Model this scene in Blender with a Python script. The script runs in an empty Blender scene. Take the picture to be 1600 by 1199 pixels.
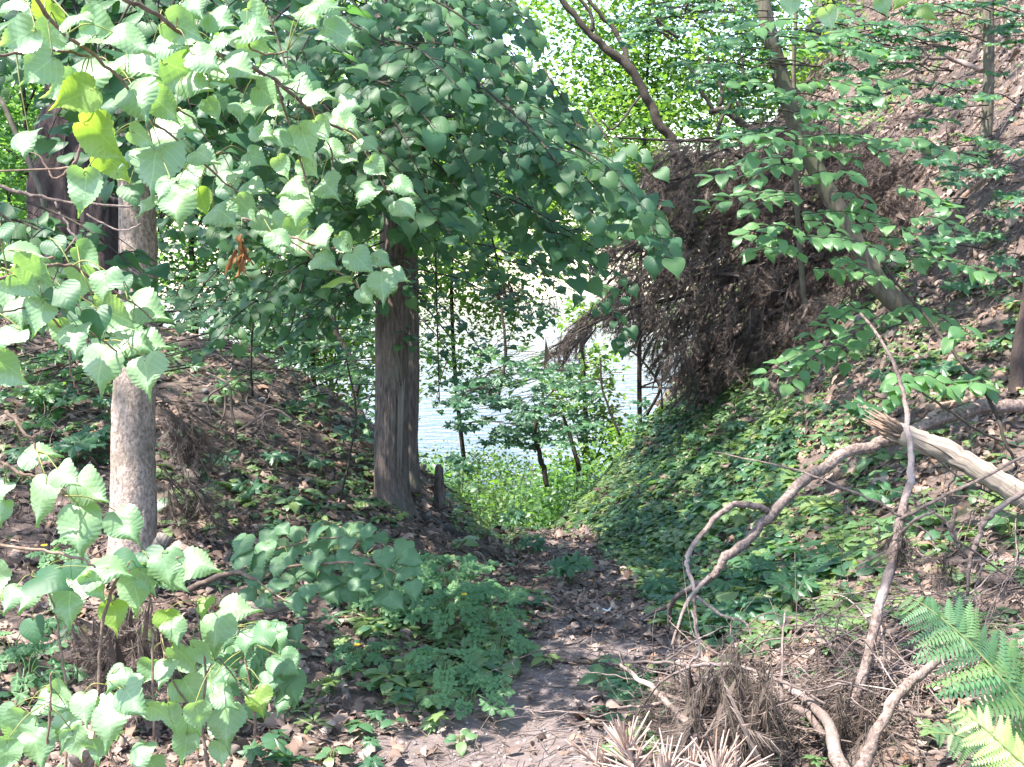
import bpy, math, random
import numpy as np
from mathutils import Matrix, Vector

# ------------------------------------------------------------------ camera, world, sun, exposure
scene = bpy.context.scene
COL = scene.collection
rng = np.random.default_rng(11)
R = math.radians
PITCH, F, CAM = R(10.0), 1715.0, np.array([0.0, 0.0, 1.6])
cd = bpy.data.cameras.new('camera'); cam = bpy.data.objects.new('camera', cd); COL.objects.link(cam)
cam.location = CAM; cam.rotation_euler = (R(90) - PITCH, 0, 0)
cd.sensor_width = 36; cd.lens = 36 * F / 1600; cd.clip_start = 0.05; cd.clip_end = 2000
scene.camera = cam

SUN = np.array([-0.40, -0.16, 0.90]); SUN /= np.linalg.norm(SUN)      # direction towards the sun
world = bpy.data.worlds.new('World'); scene.world = world; world.use_nodes = True
wn = world.node_tree; bg = wn.nodes['Background']
sky = wn.nodes.new('ShaderNodeTexSky'); sky.sky_type = 'NISHITA'; sky.sun_disc = False
sky.sun_elevation = math.asin(SUN[2]); sky.sun_rotation = math.atan2(SUN[0], SUN[1])
sky.air_density = 1.0; sky.dust_density = 1.0
wn.links.new(sky.outputs[0], bg.inputs[0]); bg.inputs[1].default_value = 0.15
ld = bpy.data.lights.new('sun', 'SUN'); ld.energy = 3.9; ld.angle = R(0.55); ld.color = (1.0, 0.955, 0.88)
sun = bpy.data.objects.new('sun', ld); COL.objects.link(sun)
sun.rotation_euler = Vector(SUN).to_track_quat('Z', 'Y').to_euler()
vs = scene.view_settings
vs.view_transform = 'Standard'; vs.look = 'None'; vs.gamma = 1.0; vs.use_curve_mapping = False
vs.exposure = 2.4
cy = scene.cycles
cy.max_bounces = 8; cy.diffuse_bounces = 5; cy.glossy_bounces = 2; cy.transmission_bounces = 5
cy.caustics_reflective = False; cy.caustics_refractive = False; cy.sample_clamp_indirect = 6

# ------------------------------------------------------------------ maths helpers
FWD = np.array([0, math.cos(PITCH), -math.sin(PITCH)]); UP = np.array([0, math.sin(PITCH), math.cos(PITCH)])
RIGHT = np.array([1.0, 0, 0])
def ray(px, py):
    return FWD + RIGHT * ((px - 800) / F) + UP * ((599.5 - py) / F)
def W(px, py, d):
    return CAM + ray(px, py) * d
def nz(v):
    v = np.asarray(v, float); return v / (np.linalg.norm(v, axis=-1, keepdims=True) + 1e-12)
def project(p):
    q = np.asarray(p) - CAM
    z = q @ FWD; z = np.where(z < 0.05, 0.05, z)
    return 800 + F * (q @ RIGHT) / z, 599.5 - F * (q @ UP) / z, z
def hsh(ix, iy, s):
    n = (ix.astype(np.int64) * 374761393 + iy.astype(np.int64) * 668265263 + s * 1442695041) & 0x7fffffff
    n = ((n ^ (n >> 13)) * 1274126177) & 0x7fffffff
    return ((n ^ (n >> 16)) & 0xffff) / 65535.0
def vn(x, y, sc, s=0):
    x = np.asarray(x, float) / sc; y = np.asarray(y, float) / sc
    ix, iy = np.floor(x), np.floor(y); fx, fy = x - ix, y - iy
    fx = fx * fx * (3 - 2 * fx); fy = fy * fy * (3 - 2 * fy)
    a, b, c, d = hsh(ix, iy, s), hsh(ix + 1, iy, s), hsh(ix, iy + 1, s), hsh(ix + 1, iy + 1, s)
    return (a * (1 - fx) + b * fx) * (1 - fy) + (c * (1 - fx) + d * fx) * fy
def sstep(a, b, x):
    t = np.clip((x - a) / (b - a), 0, 1); return t * t * (3 - 2 * t)
PY = [-10, 0, 3, 4.5, 7, 8.6, 10, 11.5, 14, 20, 30, 34, 60, 86, 97, 130, 400]
PZ = [0.2, 0.1, 0, -0.2, -0.75, -1.15, -1.6, -2.2, -3.5, -5.3, -6.8, -7.6, -8, -7.6, -4.6, -3.6, -2]
def pathx(y): return np.interp(y, [0, 2.8, 3.7, 4.7, 6.5, 8.3, 12], [0, 0.0, 0.15, 0.42, 0.52, 0.28, 0.0])
def h(x, y, fine=True):
    x = np.asarray(x, float); y = np.asarray(y, float)
    zp = np.interp(y, PY, PZ); xc = pathx(y)
    wr = np.interp(y, [3, 6, 9], [0.5, 0.3, 0.25]); wl = np.interp(y, [3, 5, 9], [0.6, 0.5, 0.45])
    dr = np.maximum(0, x - xc - wr); dl = np.maximum(0, xc - wl - x)
    sr = np.interp(y, [0, 3, 4.5, 6, 8, 10], [0.2, 0.33, 0.4, 0.62, 0.95, 1.05])
    sl = np.interp(y, [0, 3, 4.5, 6, 8, 10], [0.03, 0.06, 0.15, 0.47, 0.9, 0.95])
    cr = 8.5; hr = sr * dr + .18 * np.maximum(0, dr - 1.7) ** 1.3 * sstep(6, 9, y); hr = np.where(hr > 3, 3 + (hr - 3) * 0.8, hr); hr = np.minimum(hr, cr)
    capl = np.interp(y, [3, 4.5, 8], [0.3, 0.6, 1.75]); hl = sl * dl; hl = capl * np.tanh(hl / capl * 1.08)
    hr = hr + (np.maximum(zp, -1.7) - zp) * sstep(.3, 2.0, dr)
    yr = 10.6 + 3.2 * np.maximum(0, x - 2.0); yl = 9.4 + 0.9 * np.maximum(0, -x - 1.6)
    hr = hr * (1 - sstep(yr, yr + 6.5, y)); hl = hl * (1 - sstep(yl, yl + 5.5, y))
    soft = np.where(dr > 0, hr, 0) + np.where(dl > 0, hl, 0)
    near = 1 - sstep(16, 30, y)
    n = (vn(x, y, 1.1, 3) - .5) * 0.30 * np.clip(soft, .15, 1) + (vn(x, y, .42, 5) - .5) * 0.13 * np.clip(soft + .2, .2, 1)
    if fine: n = n + (vn(x, y, .16, 7) - .5) * 0.035 + (vn(x, y, .07, 9) - .5) * 0.014
    far = sstep(88, 99, y) * vn(x, y, 14, 2) * 1.2
    return zp + soft + n * near + far
def G(px, py, lift=0.0):
    """the ground point seen at this place of the photograph"""
    d = ray(px, py); t = np.arange(1.5, 60, 0.02); P = CAM + d[None] * t[:, None]
    hit = np.nonzero(P[:, 2] <= h(P[:, 0], P[:, 1], False))[0]
    p = P[hit[0]] if len(hit) else CAM + d * 60
    return np.array([p[0], p[1], float(h(p[0], p[1], False)) + lift])
def cr(pts, n=8):
    """smooth curve through control points"""
    P = np.asarray(pts, float)
    if len(P) < 3:
        t = np.linspace(0, 1, n + 1)[:, None]; return P[0] * (1 - t) + P[-1] * t
    Q = np.vstack([2 * P[0] - P[1], P, 2 * P[-1] - P[-2]]); out = []
    for i in range(1, len(Q) - 2):
        p0, p1, p2, p3 = Q[i - 1], Q[i], Q[i + 1], Q[i + 2]
        t = np.linspace(0, 1, n, endpoint=False)[:, None]
        out.append(.5 * (2 * p1 + (p2 - p0) * t + (2 * p0 - 5 * p1 + 4 * p2 - p3) * t ** 2 + (3 * p1 - p0 - 3 * p2 + p3) * t ** 3))
    out.append(P[-1:]); return np.vstack(out)
def rrow(a, n): return np.interp(np.linspace(0, 1, n), np.linspace(0, 1, len(a)), a)

# ------------------------------------------------------------------ mesh builder
class MB:
    def __init__(s): s.V = []; s.L = []; s.S = []; s.R = []; s.U = []; s.M = []; s.c = 0
    def add(s, v, loops, sizes, rnd=0.5, uv=None, mat=0):
        v = np.asarray(v, np.float32).reshape(-1, 3); k = len(v)
        s.V.append(v); s.L.append(np.asarray(loops, np.int64) + s.c); s.S.append(np.asarray(sizes, np.int64))
        s.R.append(np.broadcast_to(np.asarray(rnd, np.float32), (k,)).copy())
        s.U.append(np.zeros((k, 2), np.float32) if uv is None else np.asarray(uv, np.float32))
        s.M.append(np.full(len(sizes), mat, np.int32)); s.c += k; return s
    def scatter(s, tpl, Ms, Ts, rnd, mat=0):
        Ms = np.asarray(Ms, float).reshape(-1, 3, 3); Ts = np.asarray(Ts, float).reshape(-1, 3); n = len(Ts)
        if n == 0: return s
        tv, tl, ts, tu = tpl; k = len(tv)
        V = np.einsum('nij,kj->nki', Ms, tv) + Ts[:, None, :]
        L = (np.asarray(tl)[None, :] + (np.arange(n) * k)[:, None]).reshape(-1)
        return s.add(V.reshape(-1, 3), L, np.tile(ts, n), np.repeat(np.asarray(rnd, np.float32), k), np.tile(tu, (n, 1)), mat)
    def tube(s, pts, rad, n=8, rnd=0.5, disp=None, cap=True, mat=0):
        P = np.asarray(pts, float); m = len(P); rad = rrow(np.atleast_1d(rad), m)
        T = nz(np.gradient(P, axis=0)); ref = np.array([0, 0, 1.0]) if abs(T[0][2]) < .9 else np.array([1.0, 0, 0])
        a = nz(np.cross(T[0], ref)); A = [a]
        for i in range(1, m):
            a = a - T[i] * (a @ T[i]); a = nz(a); A.append(a)
        A = np.array(A); B = np.cross(T, A)
        th = np.linspace(0, 2 * math.pi, n, endpoint=False)
        rr = rad[:, None] * np.ones((m, n)); ln = np.concatenate([[0], np.cumsum(np.linalg.norm(np.diff(P, axis=0), axis=1))])
        if disp is not None: rr = rr * (1 + disp(th[None, :] + 0 * rr, ln[:, None] + 0 * rr))
        V = P[:, None] + rr[..., None] * (A[:, None] * np.cos(th)[None, :, None] + B[:, None] * np.sin(th)[None, :, None])
        i = np.arange(m - 1)[:, None]; j = np.arange(n)[None, :]; j2 = (j + 1) % n
        q = np.stack([i * n + j + 0 * j2, i * n + j2, (i + 1) * n + j2, (i + 1) * n + j], -1).reshape(-1)
        sz = [4] * ((m - 1) * n); L = q
        if cap:
            L = np.concatenate([L, np.arange(n)[::-1], (m - 1) * n + np.arange(n)]); sz = sz + [n, n]
        uv = np.stack([np.tile(th / 6.283, (m, 1)), np.tile(ln[:, None], (1, n))], -1).reshape(-1, 2)
        return s.add(V.reshape(-1, 3), L, sz, rnd, uv, mat)
    def mesh(s, name, mats, off=(0, 0, 0), smooth=True):
        me = bpy.data.meshes.new(name)
        V = np.vstack(s.V) - np.asarray(off, np.float32); L = np.concatenate(s.L); S = np.concatenate(s.S)
        me.vertices.add(len(V)); me.vertices.foreach_set('co', V.astype(np.float32).reshape(-1))
        me.loops.add(len(L)); me.loops.foreach_set('vertex_index', L.astype(np.int32))
        me.polygons.add(len(S)); st = np.concatenate([[0], np.cumsum(S)[:-1]])
        me.polygons.foreach_set('loop_start', st.astype(np.int32))
        me.polygons.foreach_set('use_smooth', np.full(len(S), smooth))
        if not isinstance(mats, (list, tuple)): mats = [mats]
        for m in mats: me.materials.append(m)
        if len(mats) > 1: me.polygons.foreach_set('material_index', np.concatenate(s.M))
        at = me.attributes.new('rnd', 'FLOAT', 'POINT'); at.data.foreach_set('value', np.concatenate(s.R))
        uvl = me.uv_layers.new(name='UVMap'); uvl.data.foreach_set('uv', np.vstack(s.U)[L].reshape(-1))
        me.update(calc_edges=True); return me
    def build(s, name, mats, parent=None, kind=None, smooth=True):
        off = np.array(parent_world(parent)) if parent is not None else np.zeros(3)
        o = bpy.data.objects.new(name, s.mesh(name, mats, off, smooth)); COL.objects.link(o)
        if parent is not None: o.parent = parent
        if kind: o['kind'] = kind
        return o
def parent_world(p):
    v = Vector((0, 0, 0))
    while p is not None: v += p.location; p = p.parent
    return v
def thing(name, label, cat, loc, group=None):
    o = bpy.data.objects.new(name, None); COL.objects.link(o); o.empty_display_size = .05
    o.location = [float(c) for c in loc]; o['label'] = label; o['category'] = cat
    if group: o['group'] = group
    return o
def tag(o, label, cat, group=None):
    o['label'] = label; o['category'] = cat
    if group: o['group'] = group
    return o
def place(name, me, parent, M, T):
    """one shared-mesh piece as an object of its own; M 3x3 (rotation and scale), T world position"""
    o = bpy.data.objects.new(name, me); COL.objects.link(o)
    off = np.array(parent_world(parent)) if parent is not None else np.zeros(3)
    m = np.eye(4); m[:3, :3] = M; m[:3, 3] = np.asarray(T) - off
    o.parent = parent; o.matrix_basis = Matrix(m.tolist()); return o
def frame(tip, nrm, s=1.0):
    y = nz(tip); x = nz(np.cross(y, nrm)); z = np.cross(x, y)
    return np.stack([x, y, z], -1) * np.asarray(s, float)[..., None, None] if np.ndim(s) else np.stack([x, y, z], -1) * s

# ------------------------------------------------------------------ leaf templates
def tpl(v, faces, uv=None):
    v = np.asarray(v, float); l = [i for f in faces for i in f]
    if uv is None: uv = v[:, :2]
    return (v, np.array(l), np.array([len(f) for f in faces]), np.asarray(uv, float))
def blade(half, rows, cols, fold=.12, curl=.25, serr=0.0, wave=0.0, seed=0):
    r = np.random.default_rng(seed)
    H = np.asarray(half, float); d = np.concatenate([[0], np.cumsum(np.linalg.norm(np.diff(H, axis=0), axis=1))])
    t = np.linspace(0, d[-1], rows + 1); X = np.interp(t, d, H[:, 0]); Y = np.interp(t, d, H[:, 1])
    ymax = H[-1, 1]; mid = np.clip(np.linspace(0, 1, rows + 1) ** .95, 0, 1) * ymax
    V = []; idx = {}
    for i in range(rows + 1):
        x, y = X[i], Y[i]
        if serr and 0 < i < rows and i % 2: x *= 1 - serr; y -= serr * .3
        for sgn in (-1, 1):
            for c in range(cols + 1):
                if c == 0 and sgn == 1: idx[i, 1, 0] = idx[i, -1, 0]; continue
                f = c / cols; px = sgn * x * f; py = mid[i] * (1 - f) + y * f
                z = fold * abs(px) - curl * (py ** 2) * .5 + wave * math.sin(py * 9 + sgn * 1.7 + seed) * abs(px) - .10 * f * f
                z += wave * r.normal() * .05 * f
                idx[i, sgn, c] = len(V); V.append((px, py, z))
    Fc = []
    for i in range(rows):
        for c in range(cols):
            Fc.append((idx[i, 1, c], idx[i, 1, c + 1], idx[i + 1, 1, c + 1], idx[i + 1, 1, c]))
            Fc.append((idx[i, -1, c], idx[i + 1, -1, c], idx[i + 1, -1, c + 1], idx[i, -1, c + 1]))
    V = np.array(V); V[:, 2] -= V[0, 2]
    return tpl(V, Fc)
LIND = [(0, 0), (.08, -.07), (.20, -.10), (.35, -.05), (.46, .07), (.50, .23), (.47, .38), (.40, .52), (.30, .64), (.19, .74), (.10, .82), (.05, .91), (0, 1.08)]
OVAT = [(0, 0), (.14, .05), (.27, .18), (.33, .38), (.31, .58), (.21, .76), (.09, .9), (0, 1.0)]
LAD = [(0, 0), (.12, .1), (.2, .4), (.12, .75), (0, 1)]
def radial(pr, zc=.08, notch=.5, seed=0):
    """lobed leaf: (angle from the tip in degrees, radius) for one half, mirrored; the stalk joins at the origin"""
    r = np.random.default_rng(seed)
    half = [(a, q) for a, q in pr]; full = [(-a, q) for a, q in half[::-1] if a > 0] + half
    V = [(0, 0, 0)]
    for ring in (.5, 1.0):
        for a, q in full:
            x, y = math.sin(R(a)) * q * ring, math.cos(R(a)) * q * ring
            V.append((x, y, zc * ring * (1 if int(abs(a) / 30) % 2 else -1) * .5 - .18 * (ring ** 2) * q + r.normal() * .012))
    n = len(full); Fc = [(0, 1 + i + 1, 1 + i) for i in range(n - 1)]
    Fc += [(1 + i, 1 + i + 1, 1 + n + i + 1, 1 + n + i) for i in range(n - 1)]
    return tpl(V, Fc)
MAPL = [(0, .62), (7, .45), (13, .47), (18, .33), (28, .26), (36, .42), (43, .42), (50, .58), (57, .42), (66, .40), (76, .24), (88, .36), (100, .44), (112, .3), (140, .16)]
CELA = [(0, .5), (14, .44), (20, .46), (30, .3), (45, .42), (58, .46), (70, .38), (84, .24), (100, .36), (116, .34), (140, .15)]
def skew(l, k, w=1.0, L=1.0): return [(x * w, y * L) for x, y in l]
L_HI = []
for i in range(7):
    t_ = blade(skew(LIND, 0, .92 + .03 * (i % 5), .94 + .04 * (i % 4)), 30, 2, .04 + .05 * (i % 4), .12 + .10 * (i % 5), .075, .09 + .02 * (i % 3), i); v_ = t_[0]
    v_[:, 0] += .05 * (i % 3 - 1) * v_[:, 1] ** 2 + .03 * np.sin(v_[:, 1] * 4 + i); v_[:, 2] += .035 * np.sin(v_[:, 0] * 9 + i) + .03 * np.sin(v_[:, 1] * 8 + 2 * i) + (.16 * v_[:, 0] * v_[:, 1] if i % 2 else -.1 * v_[:, 0])
    L_HI.append(t_)
L_MID = [blade(LIND, 10, 1, .08 + .1 * i, .25 + .15 * i, 0, .08, i) for i in range(3)]
O_HI = [blade(OVAT, 10, 2, .25 + .1 * i, .25 + .2 * i, 0, .05, i) for i in range(3)]
O_LO = blade(OVAT, 4, 1, .3, .5)
D_LO = blade(LAD, 2, 1, .3, .5)
M_HI = [radial(MAPL, .12, seed=i) for i in range(3)]
C_HI = [radial(CELA, .16, seed=i + 5) for i in range(3)]
DIA = tpl([(0, 0, 0), (.28, .5, .06), (0, 1, -.08), (-.28, .5, .06)], [(0, 1, 2, 3)])
DIA2 = tpl([(0, 0, 0), (.3, .42, .1), (0, .5, 0), (-.3, .42, .1), (0, 1, -.15)], [(0, 1, 2), (0, 2, 3), (1, 4, 2), (2, 4, 3)])

# ------------------------------------------------------------------ materials
def newmat(name):
    m = bpy.data.materials.new(name); m.use_nodes = True; nt = m.node_tree
    for n in list(nt.nodes): nt.nodes.remove(n)
    return m, nt, nt.nodes.new('ShaderNodeOutputMaterial')
def N(nt, t, **kw):
    n = nt.nodes.new(t)
    for k, v in kw.items(): setattr(n, k, v)
    return n
def mathn(nt, op, a, b=None, c=None):
    n = nt.nodes.new('ShaderNodeMath'); n.operation = op
    for i, v in enumerate((a, b, c)):
        if v is None: continue
        if isinstance(v, (int, float)): n.inputs[i].default_value = v
        else: nt.links.new(v, n.inputs[i])
    return n.outputs[0]
def mixc(nt, fac, a, b, mode='MIX'):
    n = nt.nodes.new('ShaderNodeMix'); n.data_type = 'RGBA'; n.blend_type = mode
    for sock, v in ((n.inputs[0], fac), (n.inputs[6], a), (n.inputs[7], b)):
        if isinstance(v, (int, float)): sock.default_value = v
        elif isinstance(v, tuple): sock.default_value = (*v, 1)
        else: nt.links.new(v, sock)
    return n.outputs[2]
def rndsock(nt):
    a = N(nt, 'ShaderNodeAttribute', attribute_name='rnd'); o = N(nt, 'ShaderNodeObjectInfo')
    return mathn(nt, 'FRACT', mathn(nt, 'ADD', a.outputs['Fac'], o.outputs['Random']))
def leafmat(name, cols, trans=.38, rough=.42, tcol=(.30, .50, .05), veins=.25, spec=.5, back=1.25, tip=None, vn_n=6):
    m, nt, out = newmat(name); lk = nt.links
    r = rndsock(nt)
    cr_ = N(nt, 'ShaderNodeValToRGB'); lk.new(r, cr_.inputs[0])
    e = cr_.color_ramp.elements
    while len(e) < len(cols): e.new(.5)
    for i, c in enumerate(cols): e[i].position = i / (len(cols) - 1) if len(cols) > 1 else 0; e[i].color = (*c, 1)
    c = cr_.outputs[0]
    tc = N(nt, 'ShaderNodeTexCoord'); no = N(nt, 'ShaderNodeTexNoise'); no.inputs['Scale'].default_value = 3.0; no.inputs['Detail'].default_value = 3
    uvm = N(nt, 'ShaderNodeUVMap'); sep = N(nt, 'ShaderNodeSeparateXYZ'); lk.new(uvm.outputs[0], sep.inputs[0])
    va = N(nt, 'ShaderNodeVectorMath', operation='ADD'); lk.new(uvm.outputs[0], va.inputs[0])
    cmb = N(nt, 'ShaderNodeCombineXYZ'); lk.new(mathn(nt, 'MULTIPLY', r, 37.0), cmb.inputs[2]); lk.new(cmb.outputs[0], va.inputs[1])
    lk.new(va.outputs[0], no.inputs['Vector'])
    c = mixc(nt, mathn(nt, 'MULTIPLY', no.outputs[0], .45), c, mixc(nt, 1.0, c, (.62, .70, .60), 'MULTIPLY'))
    bump = None
    if veins > 0:
        ax = mathn(nt, 'ABSOLUTE', sep.outputs[0])
        w = mathn(nt, 'FRACT', mathn(nt, 'MULTIPLY', mathn(nt, 'SUBTRACT', sep.outputs[1], mathn(nt, 'MULTIPLY', ax, .85)), float(vn_n)))
        w = mathn(nt, 'ABSOLUTE', mathn(nt, 'SUBTRACT', w, .5))
        v1 = mathn(nt, 'LESS_THAN', w, .035); v2 = mathn(nt, 'LESS_THAN', ax, .014)
        v = mathn(nt, 'MAXIMUM', v1, v2)
        c = mixc(nt, mathn(nt, 'MULTIPLY', v, veins), c, mixc(nt, 1.0, c, (1.9, 1.7, 1.8), 'MULTIPLY'))
        bmp = N(nt, 'ShaderNodeBump'); bmp.inputs['Strength'].default_value = .25; bmp.inputs['Distance'].default_value = .0022
        lk.new(mathn(nt, 'ADD', w, mathn(nt, 'MULTIPLY', no.outputs[0], .5)), bmp.inputs['Height']); bump = bmp.outputs[0]
    sn = N(nt, 'ShaderNodeTexNoise'); sn.inputs['Scale'].default_value = 11; sn.inputs['Detail'].default_value = 2; lk.new(va.outputs[0], sn.inputs['Vector'])
    c = mixc(nt, mathn(nt, 'MULTIPLY', mathn(nt, 'GREATER_THAN', sn.outputs[0], .74), .7), c, (.11, .075, .03))
    if tip is not None:
        c = mixc(nt, mathn(nt, 'MULTIPLY', mathn(nt, 'GREATER_THAN', mathn(nt, 'ADD', no.outputs[0], mathn(nt, 'MULTIPLY', sep.outputs[1], .25)), .72), .8), c, tip)
    geo = N(nt, 'ShaderNodeNewGeometry')
    c = mixc(nt, geo.outputs['Backfacing'], c, mixc(nt, 1.0, c, (back, back * .97, back * 1.05), 'MULTIPLY'))
    p = N(nt, 'ShaderNodeBsdfPrincipled'); lk.new(c, p.inputs['Base Color']); p.inputs['Roughness'].default_value = rough
    p.inputs['Specular IOR Level'].default_value = spec
    t = N(nt, 'ShaderNodeBsdfTranslucent')
    tcn = mixc(nt, .5, mixc(nt, 1.0, c, tuple(x * 3.2 for x in (1.25, 1.2, .45)), 'MULTIPLY'), tcol); lk.new(tcn, t.inputs[0])
    if bump is not None: lk.new(bump, p.inputs['Normal'])
    mx = N(nt, 'ShaderNodeMixShader'); mx.inputs[0].default_value = trans
    lk.new(p.outputs[0], mx.inputs[1]); lk.new(t.outputs[0], mx.inputs[2]); lk.new(mx.outputs[0], out.inputs[0])
    return m
def barkmat(name, c1, c2, c3=None, scale=(30, 30, 5), bump=.6, rough=.9, lichen=None, dist=.01, detail=8, moss=None, uv=False):
    m, nt, out = newmat(name); lk = nt.links
    tc = N(nt, 'ShaderNodeTexCoord'); mp = N(nt, 'ShaderNodeMapping'); mp.inputs['Scale'].default_value = scale
    lk.new(tc.outputs['UV' if uv else 'Object'], mp.inputs[0])
    n1 = N(nt, 'ShaderNodeTexNoise'); n1.inputs['Scale'].default_value = 1; n1.inputs['Detail'].default_value = detail; n1.inputs['Roughness'].default_value = .65
    lk.new(mp.outputs[0], n1.inputs['Vector'])
    r1 = N(nt, 'ShaderNodeValToRGB'); lk.new(n1.outputs[0], r1.inputs[0])
    r1.color_ramp.elements[0].position = .34; r1.color_ramp.elements[1].position = .66
    r1.color_ramp.elements[0].color = (*c1, 1); r1.color_ramp.elements[1].color = (*c2, 1); c = r1.outputs[0]
    n2 = N(nt, 'ShaderNodeTexNoise'); n2.inputs['Scale'].default_value = 4.5; n2.inputs['Detail'].default_value = 5; lk.new(tc.outputs['Object'], n2.inputs['Vector'])
    if c3 is not None:
        r2 = N(nt, 'ShaderNodeValToRGB'); lk.new(n2.outputs[0], r2.inputs[0]); r2.color_ramp.elements[0].position = .52; r2.color_ramp.elements[1].position = .64
        c = mixc(nt, mathn(nt, 'MULTIPLY', r2.outputs[0], .75), c, c3)
    if moss is not None:
        n3 = N(nt, 'ShaderNodeTexNoise'); n3.inputs['Scale'].default_value = 9; n3.inputs['Detail'].default_value = 6; lk.new(tc.outputs['Object'], n3.inputs['Vector'])
        r3 = N(nt, 'ShaderNodeValToRGB'); lk.new(n3.outputs[0], r3.inputs[0]); r3.color_ramp.elements[0].position = .55; r3.color_ramp.elements[1].position = .62
        c = mixc(nt, mathn(nt, 'MULTIPLY', r3.outputs[0], .7), c, moss)
    b = N(nt, 'ShaderNodeBump'); b.inputs['Strength'].default_value = bump; b.inputs['Distance'].default_value = dist; lk.new(n1.outputs[0], b.inputs['Height'])
    p = N(nt, 'ShaderNodeBsdfPrincipled'); p.inputs['Roughness'].default_value = rough; p.inputs['Specular IOR Level'].default_value = .25
    r = rndsock(nt)
    c = mixc(nt, .35, c, mixc(nt, 1.0, c, mixc(nt, r, (.45, .45, .45), (1.5, 1.45, 1.4)), 'MULTIPLY'))
    lk.new(c, p.inputs['Base Color']); lk.new(b.outputs[0], p.inputs['Normal']); lk.new(p.outputs[0], out.inputs[0]); return m
def rampmat(name, cols, rough=.85, trans=0, noise=12):
    m, nt, out = newmat(name); lk = nt.links
    r = N(nt, 'ShaderNodeValToRGB'); e = r.color_ramp.elements
    while len(e) < len(cols): e.new(.5)
    for i, c in enumerate(cols): e[i].position = i / (len(cols) - 1); e[i].color = (*c, 1)
    lk.new(rndsock(nt), r.inputs[0])
    tc = N(nt, 'ShaderNodeTexCoord'); no = N(nt, 'ShaderNodeTexNoise'); no.inputs['Scale'].default_value = noise; no.inputs['Detail'].default_value = 5
    lk.new(tc.outputs['Object'], no.inputs['Vector'])
    c = mixc(nt, no.outputs[0], mixc(nt, 1.0, r.outputs[0], (.6, .58, .56), 'MULTIPLY'), mixc(nt, 1.0, r.outputs[0], (1.3, 1.28, 1.25), 'MULTIPLY'))
    p = N(nt, 'ShaderNodeBsdfPrincipled'); p.inputs['Roughness'].default_value = rough; p.inputs['Specular IOR Level'].default_value = .3; lk.new(c, p.inputs['Base Color'])
    if trans:
        t = N(nt, 'ShaderNodeBsdfTranslucent'); lk.new(c, t.inputs[0]); mx = N(nt, 'ShaderNodeMixShader'); mx.inputs[0].default_value = trans
        lk.new(p.outputs[0], mx.inputs[1]); lk.new(t.outputs[0], mx.inputs[2]); lk.new(mx.outputs[0], out.inputs[0])
    else: lk.new(p.outputs[0], out.inputs[0])
    return m

MT = {}
MT['linden'] = leafmat('linden_leaf', [(.12, .205, .095), (.15, .24, .12), (.19, .285, .15)], .32, .42, (.24, .50, .07), .45, .9)  # lit copy of the linden leaf, sunlight lightened into the colour
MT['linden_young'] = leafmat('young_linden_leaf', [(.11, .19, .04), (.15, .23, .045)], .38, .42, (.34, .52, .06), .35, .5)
MT['linden_shade'] = leafmat('linden_shade_leaf', [(.026, .078, .040), (.036, .094, .045), (.048, .112, .048), (.068, .135, .05)], .34, .50, (.15, .35, .06), .15, .35)  # same linden leaf, shade put into a darker colour
MT['linden_dull'] = leafmat('dull_linden_leaf', [(.07, .145, .07), (.09, .17, .085), (.115, .20, .10)], .30, .5, (.18, .36, .07), .25, .4)
MT['ovate'] = leafmat('sapling_leaf', [(.06, .135, .055), (.08, .165, .065), (.1, .19, .07)], .36, .4, (.22, .46, .07), .25, .5, vn_n=9)
MT['maple'] = leafmat('maple_leaf', [(.035, .10, .05), (.055, .13, .055)], .32, .42, (.14, .36, .07), 0, .5)
MT['cover'] = leafmat('ground_plant_leaf', [(.04, .10, .05), (.06, .13, .06), (.085, .155, .068), (.115, .18, .075), (.14, .19, .06)], .30, .42, (.15, .33, .08), 0, .5)
MT['celandine'] = leafmat('celandine_leaf', [(.07, .155, .07), (.105, .20, .085)], .34, .5, (.2, .42, .1), 0, .4)
MT['bright'] = leafmat('background_leaf', [(.035, .095, .03), (.055, .125, .03), (.085, .155, .035), (.12, .185, .04)], .36, .5, (.22, .40, .05), 0, .35)
MT['mid'] = leafmat('mid_background_leaf', [(.04, .10, .045), (.06, .14, .05), (.09, .18, .05)], .38, .42, (.24, .46, .07), 0, .5)
MT['far'] = leafmat('far_tree_leaf', [(.08, .14, .05), (.12, .18, .06)], .3, .6, (.3, .4, .08), 0, .3)
MT['fern'] = leafmat('fern_leaf', [(.04, .10, .045), (.06, .13, .055), (.085, .15, .05)], .3, .5, (.14, .32, .08), 0, .4)
MT['fern_sunlit'] = leafmat('sunlit_fern_leaf', [(.30, .40, .18), (.36, .46, .2)], .4, .5, (.5, .65, .15), 0, .4)  # same fern leaf, sunlight put into a much lighter colour
MT['bark_smooth'] = barkmat('linden_bark', (.12, .088, .07), (.44, .345, .295), (.13, .105, .08), (85, 85, 50), .9, .88, dist=.008)
MT['bark_brown'] = barkmat('grooved_bark', (.065, .048, .040), (.22, .165, .14), (.14, .13, .10), (75, 75, 5), .9, .9, dist=.012)
MT['bark_dark'] = barkmat('pine_bark', (.018, .013, .013), (.095, .066, .060), (.05, .038, .034), (16, 16, 5), 1.0, .92, dist=.03)
MT['bark_grey'] = barkmat('grey_green_bark', (.075, .065, .045), (.18, .15, .115), (.10, .11, .06), (40, 40, 12), .5, .9)
MT['twig'] = barkmat('twig_bark', (.10, .065, .045), (.24, .17, .13), None, (60, 60, 60), .4)
MT['twig_dark'] = barkmat('dark_twig_bark', (.022, .018, .014), (.065, .05, .04), None, (60, 60, 60), .4)
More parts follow.
